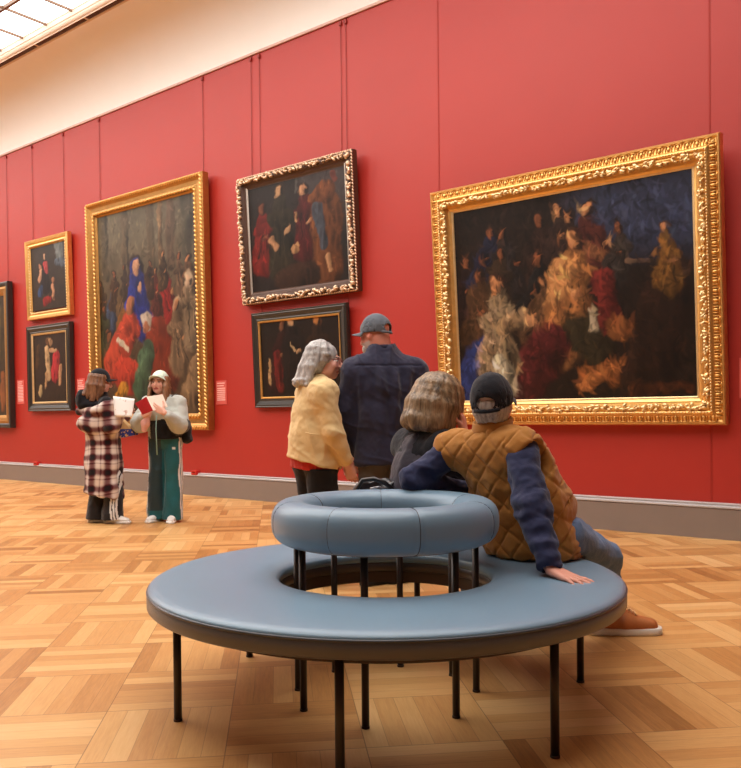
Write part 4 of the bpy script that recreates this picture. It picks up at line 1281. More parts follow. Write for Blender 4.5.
# ================================================================== the woman sitting beside him
def make_bob_woman():
    root = thing('person', 'woman with brown bobbed hair and black cardigan seated on the bench, cheek in her hand', 'person', place(0.345, 3.97), (0, 0, YAW))
    f = unit((.80, .60, 0)); lat = unit((.60, -.80, 0))
    pel = V3((-.13, -.02, .56)); che = V3((-.095, -.02, .84)); nck = V3((-.045, -.015, 1.00))
    shR = V3((-.005, -.150, .945)); shL = V3((-.165, .13, .945))
    elR = V3((.165, -.03, .765)); wrR = V3((.105, -.045, .985)); elL = V3((-.02, .26, .73)); wrL = V3((.15, .25, .60))
    hiR, hiL = pel + lat * .085, pel - lat * .085
    knR = V3((.26, .22, .52)); anR = V3((.33, .30, .10)); knL = V3((.12, .33, .52)); anL = V3((.20, .44, .10))
    H = Head((-.010, -.005, 1.142), (.80, .58, -.22), (.05, 0, 1), .95)
    B = [cap(nck - UP * .05, H.p(0, -.02, -.05), .048, .050, .02), cap(pel, che, .085, .085, .05, w=lat, s=1.35), cap(che, nck - UP * .07, .08, .06, .05, w=lat, s=1.4), cap(shL, shR, .045, .045, .04),
         cap(shL, elL, .038, .032, .02), cap(elL, wrL, .032, .024, .02), cap(shR, elR, .038, .032, .02), cap(elR, wrR, .032, .024, .02),
         cap(hiR, knR, .08, .052, .03), cap(knR, anR, .046, .034, .02), cap(hiL, knL, .08, .052, .03), cap(knL, anL, .046, .034, .02)]
    fingers(B, wrR + UP * .012, (-.10, .05, 1), (-.9, .3, 0), (-.2, -.9, 0), .95, (.25, .45, .3), thumb=(.7, .6, .2))
    fingers(B, wrL, (.8, .3, -.3), (0, 0, -1), (-.3, .9, 0), .95, (.3, .4, .3))
    body(root, H, B, (226, 160, 138), .0055)
    rn = random.Random(8)
    hl = [H.e((0, -.020, .034), (.090, .106, .092), .01), H.e((0, -.045, -.025), (.092, .080, .075), .02)]
    hl += locks(H, rn, range(50, 311, 8), 0, -.112, .099, .107, .102, .0135, 3, mid=-.02, end_jit=.028, flick=.012, sway=(0, -.03))
    hl += locks(H, rn, (36, 44, 316, 324), 0, -.07, .099, .102, .098, .012, 2, mid=-.01)
    hl = [dict(d, k=max(d['k'], .03)) for d in hl] + [H.e((0, .118, -.035), (.052, .060, .085), .012, 's')]
    sculpt('hair', hl, hair_mat('light_brown_hair', srgb(52, 36, 24), srgb(176, 146, 110), (40, 40, 3.5)), root, .0058, disp=strands(H, amp=.0032))
    bk = cloth('black_cardigan_knit', srgb(25, 25, 31), 300, var=.2)
    L = [cap(pel + UP * .10, che, .120, .112, .05, w=lat, s=1.32), cap(che, che + UP * .06, .110, .095, .04, w=lat, s=1.35), cap(shL, shR, .060, .060, .07), cap(nck - UP * .03, shL, .058, .056, .06), cap(nck - UP * .03, shR, .058, .056, .06), cap(nck - UP * .07, nck + UP * .02, .074, .062, .04),
         cap(shR, elR, .064, .052, .03), cap(elR, wrR - UP * .01, .050, .038, .02), cap(shL, elL, .058, .050, .06), cap(elL, wrL, .050, .036, .02),
         cap((-.05, .0, .80), (.085, .03, .765), .085, .075, .04), cut((0, 0, .645), (0, 0, -1)), cap(nck - UP * .0, nck + UP * .1, .050, .055, .006, op='s')]
    cg = sculpt('cardigan', L, bk, root, .0068, disp=wrinkle((7, 7, 9), .009, 31))
    # smooth darker panel of a shawl over the back
    L = [cap(pel + UP * .12 - f * .012, che - f * .012, .124, .116, .05, w=lat, s=1.25), cap(che - f * .012, che + UP * .09 - f * .012, .116, .085, .04, w=lat, s=1.35), cap(nck - UP * .05, nck + UP * .012, .074, .064, .03),
         cut(che - f * .045, f), cut((0, 0, .66), (0, 0, -1)), cap(nck, nck + UP * .1, .050, .055, .006, op='s')]
    sculpt('back_panel', L, cloth('dark_plum_grey_satin', srgb(58, 54, 64), 200, .55, .1), cg, .0068, disp=wrinkle((8, 8, 3), .008, 33), label='dark grey satin back')
    den = cloth('dark_grey_denim', srgb(76, 86, 100), 380, var=.35, bump=.4)
    J = [cap(hiR, hiL, .118, .118, .04), cap(pel, pel + UP * .10, .115, .108, .04, w=lat, s=1.2), cap(hiR, knR, .10, .07, .04), cap(knR, anR, .068, .056, .03), cap(hiL, knL, .10, .07, .04), cap(knL, anL, .068, .056, .03),
         cut((0, 0, ZS + .0055), (0, 0, -1), near=((-.1, 0, .44), .26)), cut((0, 0, .735), (0, 0, 1))]
    sculpt('jeans', J, den, root, .008, disp=wrinkle((11, 11, 11), .008, 35))
    sh = flat('black_shoe_leather', srgb(30, 27, 26), .4, .5)
    shoe(root, (anR[0], anR[1], 0), (.8, .6), sh, sh, .95, res=.008); shoe(root, (anL[0], anL[1], 0), (.8, .6), sh, sh, .95, res=.008)
    rg = bmesh.new(); c = V3(wrR) + V3((-.004, -.02, .135)); bm_tube(rg, [(c[0] + .010 * math.cos(a), c[1], c[2] + .010 * math.sin(a)) for a in [2 * math.pi * i / 12 for i in range(13)]], .0016, 6, False)
    return root
make_bob_woman()

def make_bag():
    t = thing('handbag', 'crumpled black handbag on the bench behind the woman with bobbed hair', 'bag', place(0.035, 3.93), (0, 0, YAW))
    lt = flat('black_bag_leather', srgb(26, 24, 26), .32, .6, .2, 30)
    L = [cap((-.07, 0, .53), (.07, 0, .53), .065, .065, .03, w=(0, 1, 0), s=.8), cap((-.065, 0, .70), (.07, .0, .715), .062, .07, .04, w=(0, 1, 0), s=.7), cap((0, 0, .55), (0, 0, .68), .10, .09, .04, w=(0, 1, 0), s=.55), cut((0, 0, ZS + .006), (0, 0, -1))]
    b = sculpt('bag_body', L, lt, t, .007, disp=wrinkle((15, 15, 13), .022, 41))
    bm = bmesh.new(); bm_tube(bm, [(-.085, -.03, .70), (-.10, -.045, .745), (-.075, -.05, .785), (-.02, -.06, .792), (.03, -.065, .772), (.075, -.05, .735), (.085, -.04, .69)], .011, 8); bm_obj('strap', bm, lt, t)
    bm = bmesh.new(); bm_tube(bm, [(-.04, -.055, .745), (.0, -.06, .752), (.045, -.055, .742)], .005, 8); bm_obj('zip', bm, flat('bag_zip_metal', (.6, .6, .62), .3, .5, metal=.9), t)
make_bag()

# ================================================================== the standing couple
def make_cap_man():
    root = thing('person', 'man in a dark navy shirt and grey cap standing with his back turned', 'person', place(0.10, 5.3), (0, 0, YAW))
    f = unit((-.22, .97, 0)); lat = unit((.97, .22, 0))
    pel = V3((0, 0, .93)); che = V3((.0, 0, 1.28)); nck = V3((-.01, .01, 1.49))
    shL = V3((-.192, -.035, 1.372)); shR = V3((.188, .05, 1.366))
    elL = V3((-.265, -.05, 1.13)); wrL = V3((-.185, .04, .86)); elR = V3((.265, .04, 1.13)); wrR = V3((.22, .14, .88))
    hiR, hiL = pel + lat * .09 - UP * .03, pel - lat * .09 - UP * .03
    knL = V3((-.095, -.01, .50)); anL = V3((-.085, -.03, .09)); knR = V3((.09, .03, .50)); anR = V3((.085, .03, .09))
    H = Head((-.068, .035, 1.612), (-.80, .58, -.20), (-.1, .1, 1), 1.0)
    B = [cap(nck - UP * .06, H.p(.0, -.035, -.045), .068, .066, .03), cap(pel, che, .11, .12, .05, w=lat, s=1.35), cap(che, nck - UP * .07, .11, .08, .05, w=lat, s=1.5), cap(shL, shR, .055, .055, .04),
         cap(shL, elL, .046, .040, .02), cap(elL, wrL, .038, .028, .02), cap(shR, elR, .046, .040, .02), cap(elR, wrR, .038, .028, .02),
         cap(hiR, knR, .085, .058, .03), cap(knR, anR, .052, .036, .02), cap(hiL, knL, .085, .058, .03), cap(knL, anL, .052, .036, .02)]
    fingers(B, wrL, (.15, .25, -1), (.9, .2, 0), (0, 1, 0), 1.0, (.3, .5, .4)); fingers(B, wrR, (-.1, .25, -1), (-.9, .2, 0), (0, 1, 0), 1.0, (.3, .5, .4))
    body(root, H, B, (222, 150, 130), .006, beard=(196, 184, 176), blush=(206, 112, 98))
    L = [H.e((0, .060, -.080), (.050, .045, .045), .015)] + [H.e((0, .085, -.062), (.03, .03, .012), .006, 's')]
    sculpt('beard', L, hair_mat('white_beard', srgb(170, 160, 152), srgb(222, 214, 206), (60, 60, 30)), root, .006)
    ball_cap(H, root, cloth('grey_cap_cotton', srgb(98, 104, 112), 300), tilt=.24, z0=.006, res=.006, label='grey baseball cap')
    navy = cloth('dark_navy_shirting', srgb(48, 48, 68), 380, .8, .2, .12)
    L = [cap(pel - UP * .15, pel + UP * .15, .150, .140, .05, w=lat, s=1.36), cap(pel + UP * .15, che, .140, .142, .05, w=lat, s=1.42), cap(che, che + UP * .07, .142, .12, .04, w=lat, s=1.42),
         cap(shL, shR, .070, .070, .09), cap(nck - UP * .045, shL, .066, .064, .08), cap(nck - UP * .045, shR, .066, .064, .08), cap(nck - UP * .13, nck + UP * .005, .125, .080, .06, w=lat, s=1.25),
         cap(shL, elL, .072, .064, .06), cap(elL, wrL, .064, .046, .03), cap(shR, elR, .072, .064, .06), cap(elR, wrR, .064, .046, .03),
         cut((0, 0, .775), (.05, 0, -1)), cap(nck - UP * .01, nck + UP * .2, .068, .07, .006, op='s')]
    def fold(P):
        a = P @ lat; z = P[:, 2]
        k = np.clip((1.40 - z) / .06, 0, 1) * np.clip((z - .85) / .35, .15, 1) * (np.abs(a) < .2)
        pl = k * .010 * np.sin(a * 62 * (1 + .5 * np.clip((1.4 - z), 0, .6)) + 2.2 * vnoise(P * np.array([5, 5, 2.]), 3))
        yoke = -.006 * np.exp(-((z - 1.405 - .0 * a) / .006) ** 2) * (np.abs(a) < .22)
        return pl + yoke + drape(.013, 9, 2.0, 51)(P) + wrinkle((6, 6, 5), .006, 52)(P)
    s = sculpt('shirt', L, navy, root, .0075, disp=fold)
    L = [cap(nck - UP * .03, nck + UP * .028, .084, .078, .01), cap(nck - UP * .06, nck + UP * .1, .0695, .069, .004, op='s'), cut(nck + UP * .028, (f[0] * .35, f[1] * .35, 1)), cut(nck - UP * .028, (0, 0, -1))]
    sculpt('collar', L, navy, s, .006)
    tr = cloth('grey_brown_trousers', srgb(92, 86, 80), 380, var=.15)
    L = [cap(hiR, hiL, .098, .098, .04), cut((0, 0, .82), (0, 0, 1)), cap(hiR, knR, .098, .085, .03), cap(knR, anR - UP * .02, .084, .074, .03), cap(hiL, knL, .098, .085, .03), cap(knL, anL - UP * .02, .084, .074, .03), cut((0, 0, .045), (0, 0, -1))]
    sculpt('trousers', L, tr, root, .009, disp=wrinkle((8, 8, 8), .009, 55))
    sh = flat('dark_shoe_leather', srgb(52, 42, 36), .4, .5)
    shoe(root, (anL[0], anL[1], 0), (.75, .55), sh, flat('black_sole', (.015, .013, .012)), 1.1, res=.007); shoe(root, (anR[0], anR[1], 0), (.75, .55), sh, flat('black_sole_rubber', (.015, .013, .012)), 1.1, res=.007)
make_cap_man()

def make_grey_woman():
    root = thing('person', 'woman with long grey hair and a cream jacket standing and facing right', 'person', place(-.335, 5.32), (0, 0, YAW))
    f = unit((.86, .50, 0)); lat = unit((.50, -.86, 0))
    pel = V3((-.03, 0, .82)); che = V3((-.015, 0, 1.13)); nck = V3((.005, .0, 1.315))
    shR = V3((.045, -.150, 1.245)); shL = V3((-.075, .15, 1.245))
    elR = V3((.100, -.185, .98)); wrR = V3((.182, -.10, .795)); elL = V3((.05, .23, .98)); wrL = V3((.17, .16, .80))
    hiR, hiL = pel + lat * .09, pel - lat * .09
    knR = V3((.03, -.07, .46)); anR = V3((.0, -.08, .09)); knL = V3((-.04, .09, .46)); anL = V3((-.05, .09, .09))
    H = Head((.045, -.01, 1.440), (.985, -.12, -.03), (-.03, 0, 1), 1.0)
    B = [cap(nck - UP * .06, H.p(0, -.02, -.05), .052, .054, .02), cap(pel, che, .11, .11, .05, w=lat, s=1.3), cap(che, nck - UP * .07, .10, .07, .05, w=lat, s=1.4), cap(shL, shR, .05, .05, .04),
         cap(shL, elL, .042, .036, .02), cap(elL, wrL, .034, .026, .02), cap(shR, elR, .042, .036, .02), cap(elR, wrR, .034, .026, .02),
         cap(hiR, knR, .085, .055, .03), cap(knR, anR, .048, .036, .02), cap(hiL, knL, .085, .055, .03), cap(knL, anL, .048, .036, .02)]
    fingers(B, wrR + V3((.008, .008, -.02)), (.25, .15, -.95), (.1, .9, .2), (.95, -.1, .2), 1.0, (.5, .7, .5), thumb=(.8, .5, .4)); fingers(B, wrL, (.2, 0, -1), (0, -1, 0), (1, 0, 0), .95, (.4, .5, .4))
    body(root, H, B, (238, 182, 164), .0055, lips=(168, 70, 66), brow=(150, 136, 126), blush=(216, 112, 100))
    rn = random.Random(5)
    hl = [H.e((0, -.022, .036), (.086, .104, .088), .01), H.e((0, -.05, -.03), (.08, .075, .09), .02)]
    hl += locks(H, rn, range(92, 269, 7), 0, -.140, .096, .104, .108, .013, 2, mid=-.04, end_jit=.02, sway=(0, -.055), flick=.016)
    hl += locks(H, rn, (60, 68, 76, 84, 276, 284, 292, 300), 0, -.055, .095, .092, .084, .010, 2, mid=-.0, end_jit=.015, sway=(0, -.04))
    hl += [H.e((0, .112, -.035), (.060, .066, .095), .012, 's')]
    sculpt('hair', hl, hair_mat('long_grey_hair', srgb(120, 116, 114), srgb(212, 208, 204), (26, 26, 6)), root, .006, disp=strands(H, amp=.004))
    # spectacles
    gl = flat('dark_red_spectacle_frame', srgb(120, 40, 40), .3, .5)
    bm = bmesh.new()
    for q in (-1, 1):
        bm_tube(bm, [tuple(H.p(q * .032 + .022 * math.cos(a), .101 + .004 * abs(math.cos(a)), .002 + .017 * math.sin(a))) for a in [2 * math.pi * i / 20 for i in range(21)]], .0019, 6, False)
        bm_tube(bm, [tuple(H.p(q * .054, .100, .008)), tuple(H.p(q * .078, .05, .012)), tuple(H.p(q * .081, -.01, .010))], .0018, 6)
    bm_tube(bm, [tuple(H.p(-.010, .103, .006)), tuple(H.p(0, .107, .009)), tuple(H.p(.010, .103, .006))], .0018, 6)
    bm_obj('spectacles', bm, gl, root)
    cr = cloth('cream_cotton_jacket', srgb(226, 196, 142), 330, .8, .2, .08)
    L = [cap(pel - UP * .04, pel + UP * .14, .176, .152, .05, w=lat, s=1.16), cap(pel + UP * .14, che, .148, .140, .05, w=lat, s=1.22), cap(che, che + UP * .09, .138, .11, .04, w=lat, s=1.28), cap(shL, shR, .068, .068, .08), cap(nck - UP * .055, shR - UP * .012, .060, .062, .08), cap(nck - UP * .055, shL - UP * .012, .060, .062, .08), cap(nck - UP * .08, nck + UP * .008, .080, .064, .04),
         cap(shR - UP * .02, elR, .068, .064, .03), cap(elR, wrR, .064, .046, .02), cap(shL - UP * .02, elL, .068, .066, .035), cap(elL, wrL, .066, .046, .025),
         cut((0, 0, .775), (-.28, 0, -1), near=((-.03, 0, .72), .28)), cap(nck - UP * .0, nck + UP * .2, .055, .06, .006, op='s')]
    axr = unit(wrR - elR)
    L += [cut(wrR + axr * .012, axr, near=(wrR + axr * .06, .085))]
    jk = sculpt('jacket', L, cr, root, .0065, disp=lambda P: drape(.011, 13, 3.2, 64)(P) + wrinkle((10, 10, 12), .004, 62)(P))
    bm = bmesh.new(); bm_tube(bm, [tuple(V3((-.07, -.205, .985))), tuple(V3((-.03, -.222, .975))), tuple(V3((.02, -.235, .972)))], .004, 6); bm_obj('pocket_seam', bm, cr, jk)
    L = [cap(pel - UP * .05, pel + UP * .1, .155, .14, .05, w=lat, s=1.15), cut((0, 0, .735), (-.15, 0, -1)), cut((0, 0, .86), (0, 0, 1))]
    sculpt('top', L, cloth('red_jersey_top', srgb(186, 52, 44), 300), root, .008, disp=wrinkle((22, 22, 2), .006, 65), label='red top showing under the jacket')
    L = [cap(hiR, hiL, .112, .112, .04), cap(hiR, knR, .108, .088, .04), cap(knR, anR - UP * .01, .086, .07, .03), cap(hiL, knL, .108, .088, .04), cap(knL, anL - UP * .01, .086, .07, .03), cut((0, 0, .05), (0, 0, -1)), cut((0, 0, .75), (0, 0, 1))]
    sculpt('trousers', L, cloth('black_trouser_cloth', srgb(30, 27, 28), 300), root, .009, disp=wrinkle((8, 8, 6), .009, 67))
    sh = flat('black_walking_shoe', srgb(30, 28, 27), .45, .4)
    shoe(root, (anR[0], anR[1], 0), (.86, .5), sh, sh, 1.0, res=.008); shoe(root, (anL[0], anL[1], 0), (.86, .5), sh, sh, 1.0, res=.008)
make_grey_woman()

# ================================================================== the two girls
def stripes(base, side, white=(226, 226, 224)):
    """sporty side stripes down a trouser leg: side(P) -> signed distance across the outer seam"""
    def col(P):
        C = np.tile(np.array(srgb(*base)), (len(P), 1)); s = side(P)
        for o in (-.026, 0, .026):
            C[np.abs(s - o) < .0088] = srgb(*white)
        return C
    return col

def make_teal_girl():
    root = thing('person', 'girl in a pale cap, grey fleece jacket and teal trousers, facing the camera', 'person', place(-2.14, 8.5), (0, 0, YAW))
    f = unit((-.16, -.98, 0)); lat = unit((-.98, .16, 0))      # her right side is on the left of the photo
    pel = V3((.02, 0, .86)); che = V3((.01, 0, 1.14)); nck = V3((-.015, 0, 1.295))
    shR = V3((-.145, .0, 1.225)); shL = V3((.155, -.02, 1.225))
    elR = V3((-.235, -.05, 1.02)); wrR = V3((-.185, -.165, 1.085)); elL = V3((.185, -.12, 1.00)); wrL = V3((.090, -.322, 1.125))
    hiR, hiL = pel + lat * .085, pel - lat * .085
    knR = V3((-.075, -.01, .46)); anR = V3((-.095, .04, .09)); knL = V3((.10, -.03, .46)); anL = V3((.09, -.03, .09))
    H = Head((-.035, -.02, 1.435), (-.16, -.97, .06), (0, 0, 1), 1.0)
    B = [cap(nck - UP * .06, H.p(0, -.02, -.05), .045, .047, .02), cap(pel, che, .085, .09, .05, w=lat, s=1.3), cap(che, nck - UP * .06, .085, .06, .05, w=lat, s=1.4), cap(shL, shR, .042, .042, .04),
         cap(shL, elL, .037, .032, .02), cap(elL, wrL, .031, .023, .02), cap(shR, elR, .037, .032, .02), cap(elR, wrR, .031, .023, .02),
         cap(hiR, knR, .075, .05, .03), cap(knR, anR, .045, .034, .02), cap(hiL, knL, .075, .05, .03), cap(knL, anL, .045, .034, .02)]
    fingers(B, wrL, (-.86, -.02, .50), (-.1, 1, .1), (.4, 0, .9), .95, (.10, .2, .2), thumb=(.5, .9, .1))
    fingers(B, wrR, (.75, -.15, .55), (0, -1, .3), (.6, 0, .6), .95, (.1, .2, .2))
    body(root, H, B, (232, 182, 162), .0055, lips=(186, 84, 84), brow=(104, 72, 52))
    rn = random.Random(12)
    hl = [H.e((0, -.03, .020), (.082, .09, .085), .01)] + locks(H, rn, list(range(56, 100, 8)) + list(range(262, 306, 8)), 0, -.215, .084, .094, .098, .013, 3, mid=-.05, end_jit=.03, sway=(0, .055)) + locks(H, rn, range(105, 256, 12), 0, -.16, .084, .09, .09, .014, 2, mid=-.05)
    hl += [H.e((0, .105, -.03), (.060, .064, .095), .012, 's'), cut(H.p(0, 0, .07), H.u)]
    sculpt('hair', hl, hair_mat('wavy_brown_hair', srgb(88, 58, 40), srgb(164, 118, 84), (30, 30, 8)), root, .006, disp=strands(H, amp=.004))
    ball_cap(H, root, cloth('pale_mint_cap_cotton', srgb(206, 222, 204), 300), tilt=.24, z0=.030, res=.006, label='pale mint baseball cap', brim_len=.06)
    # jacket: grey fleece above, black below
    L = [cap(pel + UP * .03, che, .150, .150, .05, w=lat, s=1.22), cap(che, che + UP * .06, .145, .11, .04, w=lat, s=1.3), cap(shL, shR, .078, .078, .05), cap(nck - UP * .08, nck - UP * .01, .09, .075, .03),
         cap(shL, elL, .088, .098, .03), cap(elL, wrL + (elL - wrL) * .22, .095, .058, .03), cap(shR, elR, .086, .094, .03), cap(elR, wrR + (elR - wrR) * .18, .090, .052, .03),
         cut((0, 0, .86), (0, 0, -1)), cap(nck, nck + UP * .2, .055, .06, .006, op='s'), cap(nck + f * .09 - UP * .18, nck + f * .09 + UP * .05, .022, .050, .015, op='s')]
    def jc(P):
        C = np.tile(np.array(srgb(186, 190, 182)), (len(P), 1))
        low = (P[:, 2] < 1.055 + .02 * vnoise(P * 8, 2)) & (P[:, 0] > -.12) & (P[:, 1] > -.155)
        C[low] = srgb(24, 24, 28)
        return C
    jk = sculpt('jacket', L, cloth('grey_fleece', (1, 1, 1), 180, attr=True, bump=.5, sheen=.3), root, .0075, disp=wrinkle((9, 9, 9), .010, 71), colors=jc)
    bm = bmesh.new(); bm_tube(bm, [tuple(c) for c in ((-.03, -.185, 1.10), (-.035, -.19, .95), (-.03, -.175, .70))], .006, 6); bm_obj('drawstring', bm, flat('pale_teal_cord', srgb(150, 196, 196)), jk)
    L = [cap((-.13, -.14, 1.16), (-.15, -.17, 1.02), .045, .045, .02, w=(0, 1, 0), s=.5), cap((-.15, -.17, 1.02), (-.16, -.16, .96), .045, .03, .02, w=(0, 1, 0), s=.5)]
    sculpt('scarf', L, cloth('pale_pink_scarf_knit', srgb(226, 176, 170), 260), root, .007, disp=wrinkle((14, 14, 6), .008, 73), label='pale pink scarf end')
    L = [cap(pel + UP * .10, pel - UP * .02, .110, .112, .04, w=lat, s=1.2), cap(hiR, knR, .098, .086, .02), cap(knR, anR - UP * .06, .086, .108, .015), cap(hiL, knL, .098, .086, .02), cap(knL, anL - UP * .06, .086, .108, .015), cut((0, 0, .025), (0, 0, -1)), cut((0, 0, .92), (0, 0, 1))]
    teal = stripes((18, 92, 98), lambda P: np.where((P[:, 0] > .11), P[:, 1] + .05, np.where(P[:, 0] < -.12, P[:, 1], 9.0)))
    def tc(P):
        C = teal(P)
        # darker teal over the leg at the left, above the hem
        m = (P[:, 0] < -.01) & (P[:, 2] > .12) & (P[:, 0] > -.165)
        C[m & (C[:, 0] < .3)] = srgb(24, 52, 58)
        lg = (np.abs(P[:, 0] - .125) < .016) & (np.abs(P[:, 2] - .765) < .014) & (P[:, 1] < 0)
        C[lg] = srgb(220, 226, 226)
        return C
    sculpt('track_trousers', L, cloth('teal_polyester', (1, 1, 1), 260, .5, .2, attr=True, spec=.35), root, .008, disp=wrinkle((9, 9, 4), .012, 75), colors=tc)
    wl = flat('white_trainer_leather', srgb(228, 224, 218), .5, .4, .05)
    shoe(root, (anR[0], anR[1], 0), (-.25, -.9), wl, M_WHITE_RUBBER, .95, 'trainer', None, .007); shoe(root, (anL[0], anL[1], 0), (.05, -1), wl, M_WHITE_RUBBER, .95, 'trainer', wl, .007)
    # shoulder bag at her hip
    t = thing('shoulder_bag', 'black shoulder bag at the hip of the girl in teal trousers', 'bag', root.location, (0, 0, YAW))
    lt = cloth('black_bag_nylon', srgb(22, 22, 26), 200)
    L = [cap((.225, .03, .86), (.21, .03, 1.01), .062, .055, .03, w=(0, 1, 0), s=1.5)]
    sculpt('bag_body', L, lt, t, .008, disp=wrinkle((10, 10, 10), .010, 77))
    bm = bmesh.new(); bm_tube(bm, [(.215, .10, 1.03), (.17, .105, 1.2), (.12, .04, 1.318), (.10, -.06, 1.30), (.17, -.145, 1.14), (.215, -.05, 1.05)], .009, 8); bm_obj('strap', bm, lt, t)
    return root
TEAL = make_teal_girl()

def make_book():
    t = thing('book', 'open red and white book held up by the girl in teal trousers', 'book', TEAL.location, (0, 0, YAW))
    sp0, sp1 = V3((-.095, -.31, 1.29)), V3((-.020, -.345, 1.150))     # spine top / foot
    l0, l1 = V3((-.235, -.22, 1.225)), V3((-.150, -.255, 1.110)); r0, r1 = V3((.045, -.225, 1.315)), V3((.105, -.26, 1.190))
    def page(name, a, b, c, d, th, mat, off):
        n = unit(np.cross(b - a, d - a)); V = []
        for o in (off, off + th):
            V += [tuple(p + n * o) for p in (a, b, c, d)]
        return mesh_obj(name, V, [(0, 1, 2, 3), (7, 6, 5, 4), (0, 4, 5, 1), (1, 5, 6, 2), (2, 6, 7, 3), (3, 7, 4, 0)], mat, t, smooth=False)
    page('front_cover', l0, sp0, sp1, l1, .004, flat('red_book_cover', srgb(168, 24, 34), .45, .4), 0).__setitem__('label', 'red cover')
    page('back_cover', sp0, r0, r1, sp1, .004, flat('cream_book_cover', srgb(236, 214, 196), .5, .3), 0).__setitem__('label', 'cream cover')
    pm = flat('book_paper', srgb(236, 234, 228), .7, .2, .02)
    k = lambda a, b: a + (b - a) * .95
    page('pages', k(sp0, l0), sp0, sp1, k(sp1, l1), .010, pm, .005); page('pages', sp0, k(sp0, r0), k(sp1, r1), sp1, .010, pm, .005)
make_book()

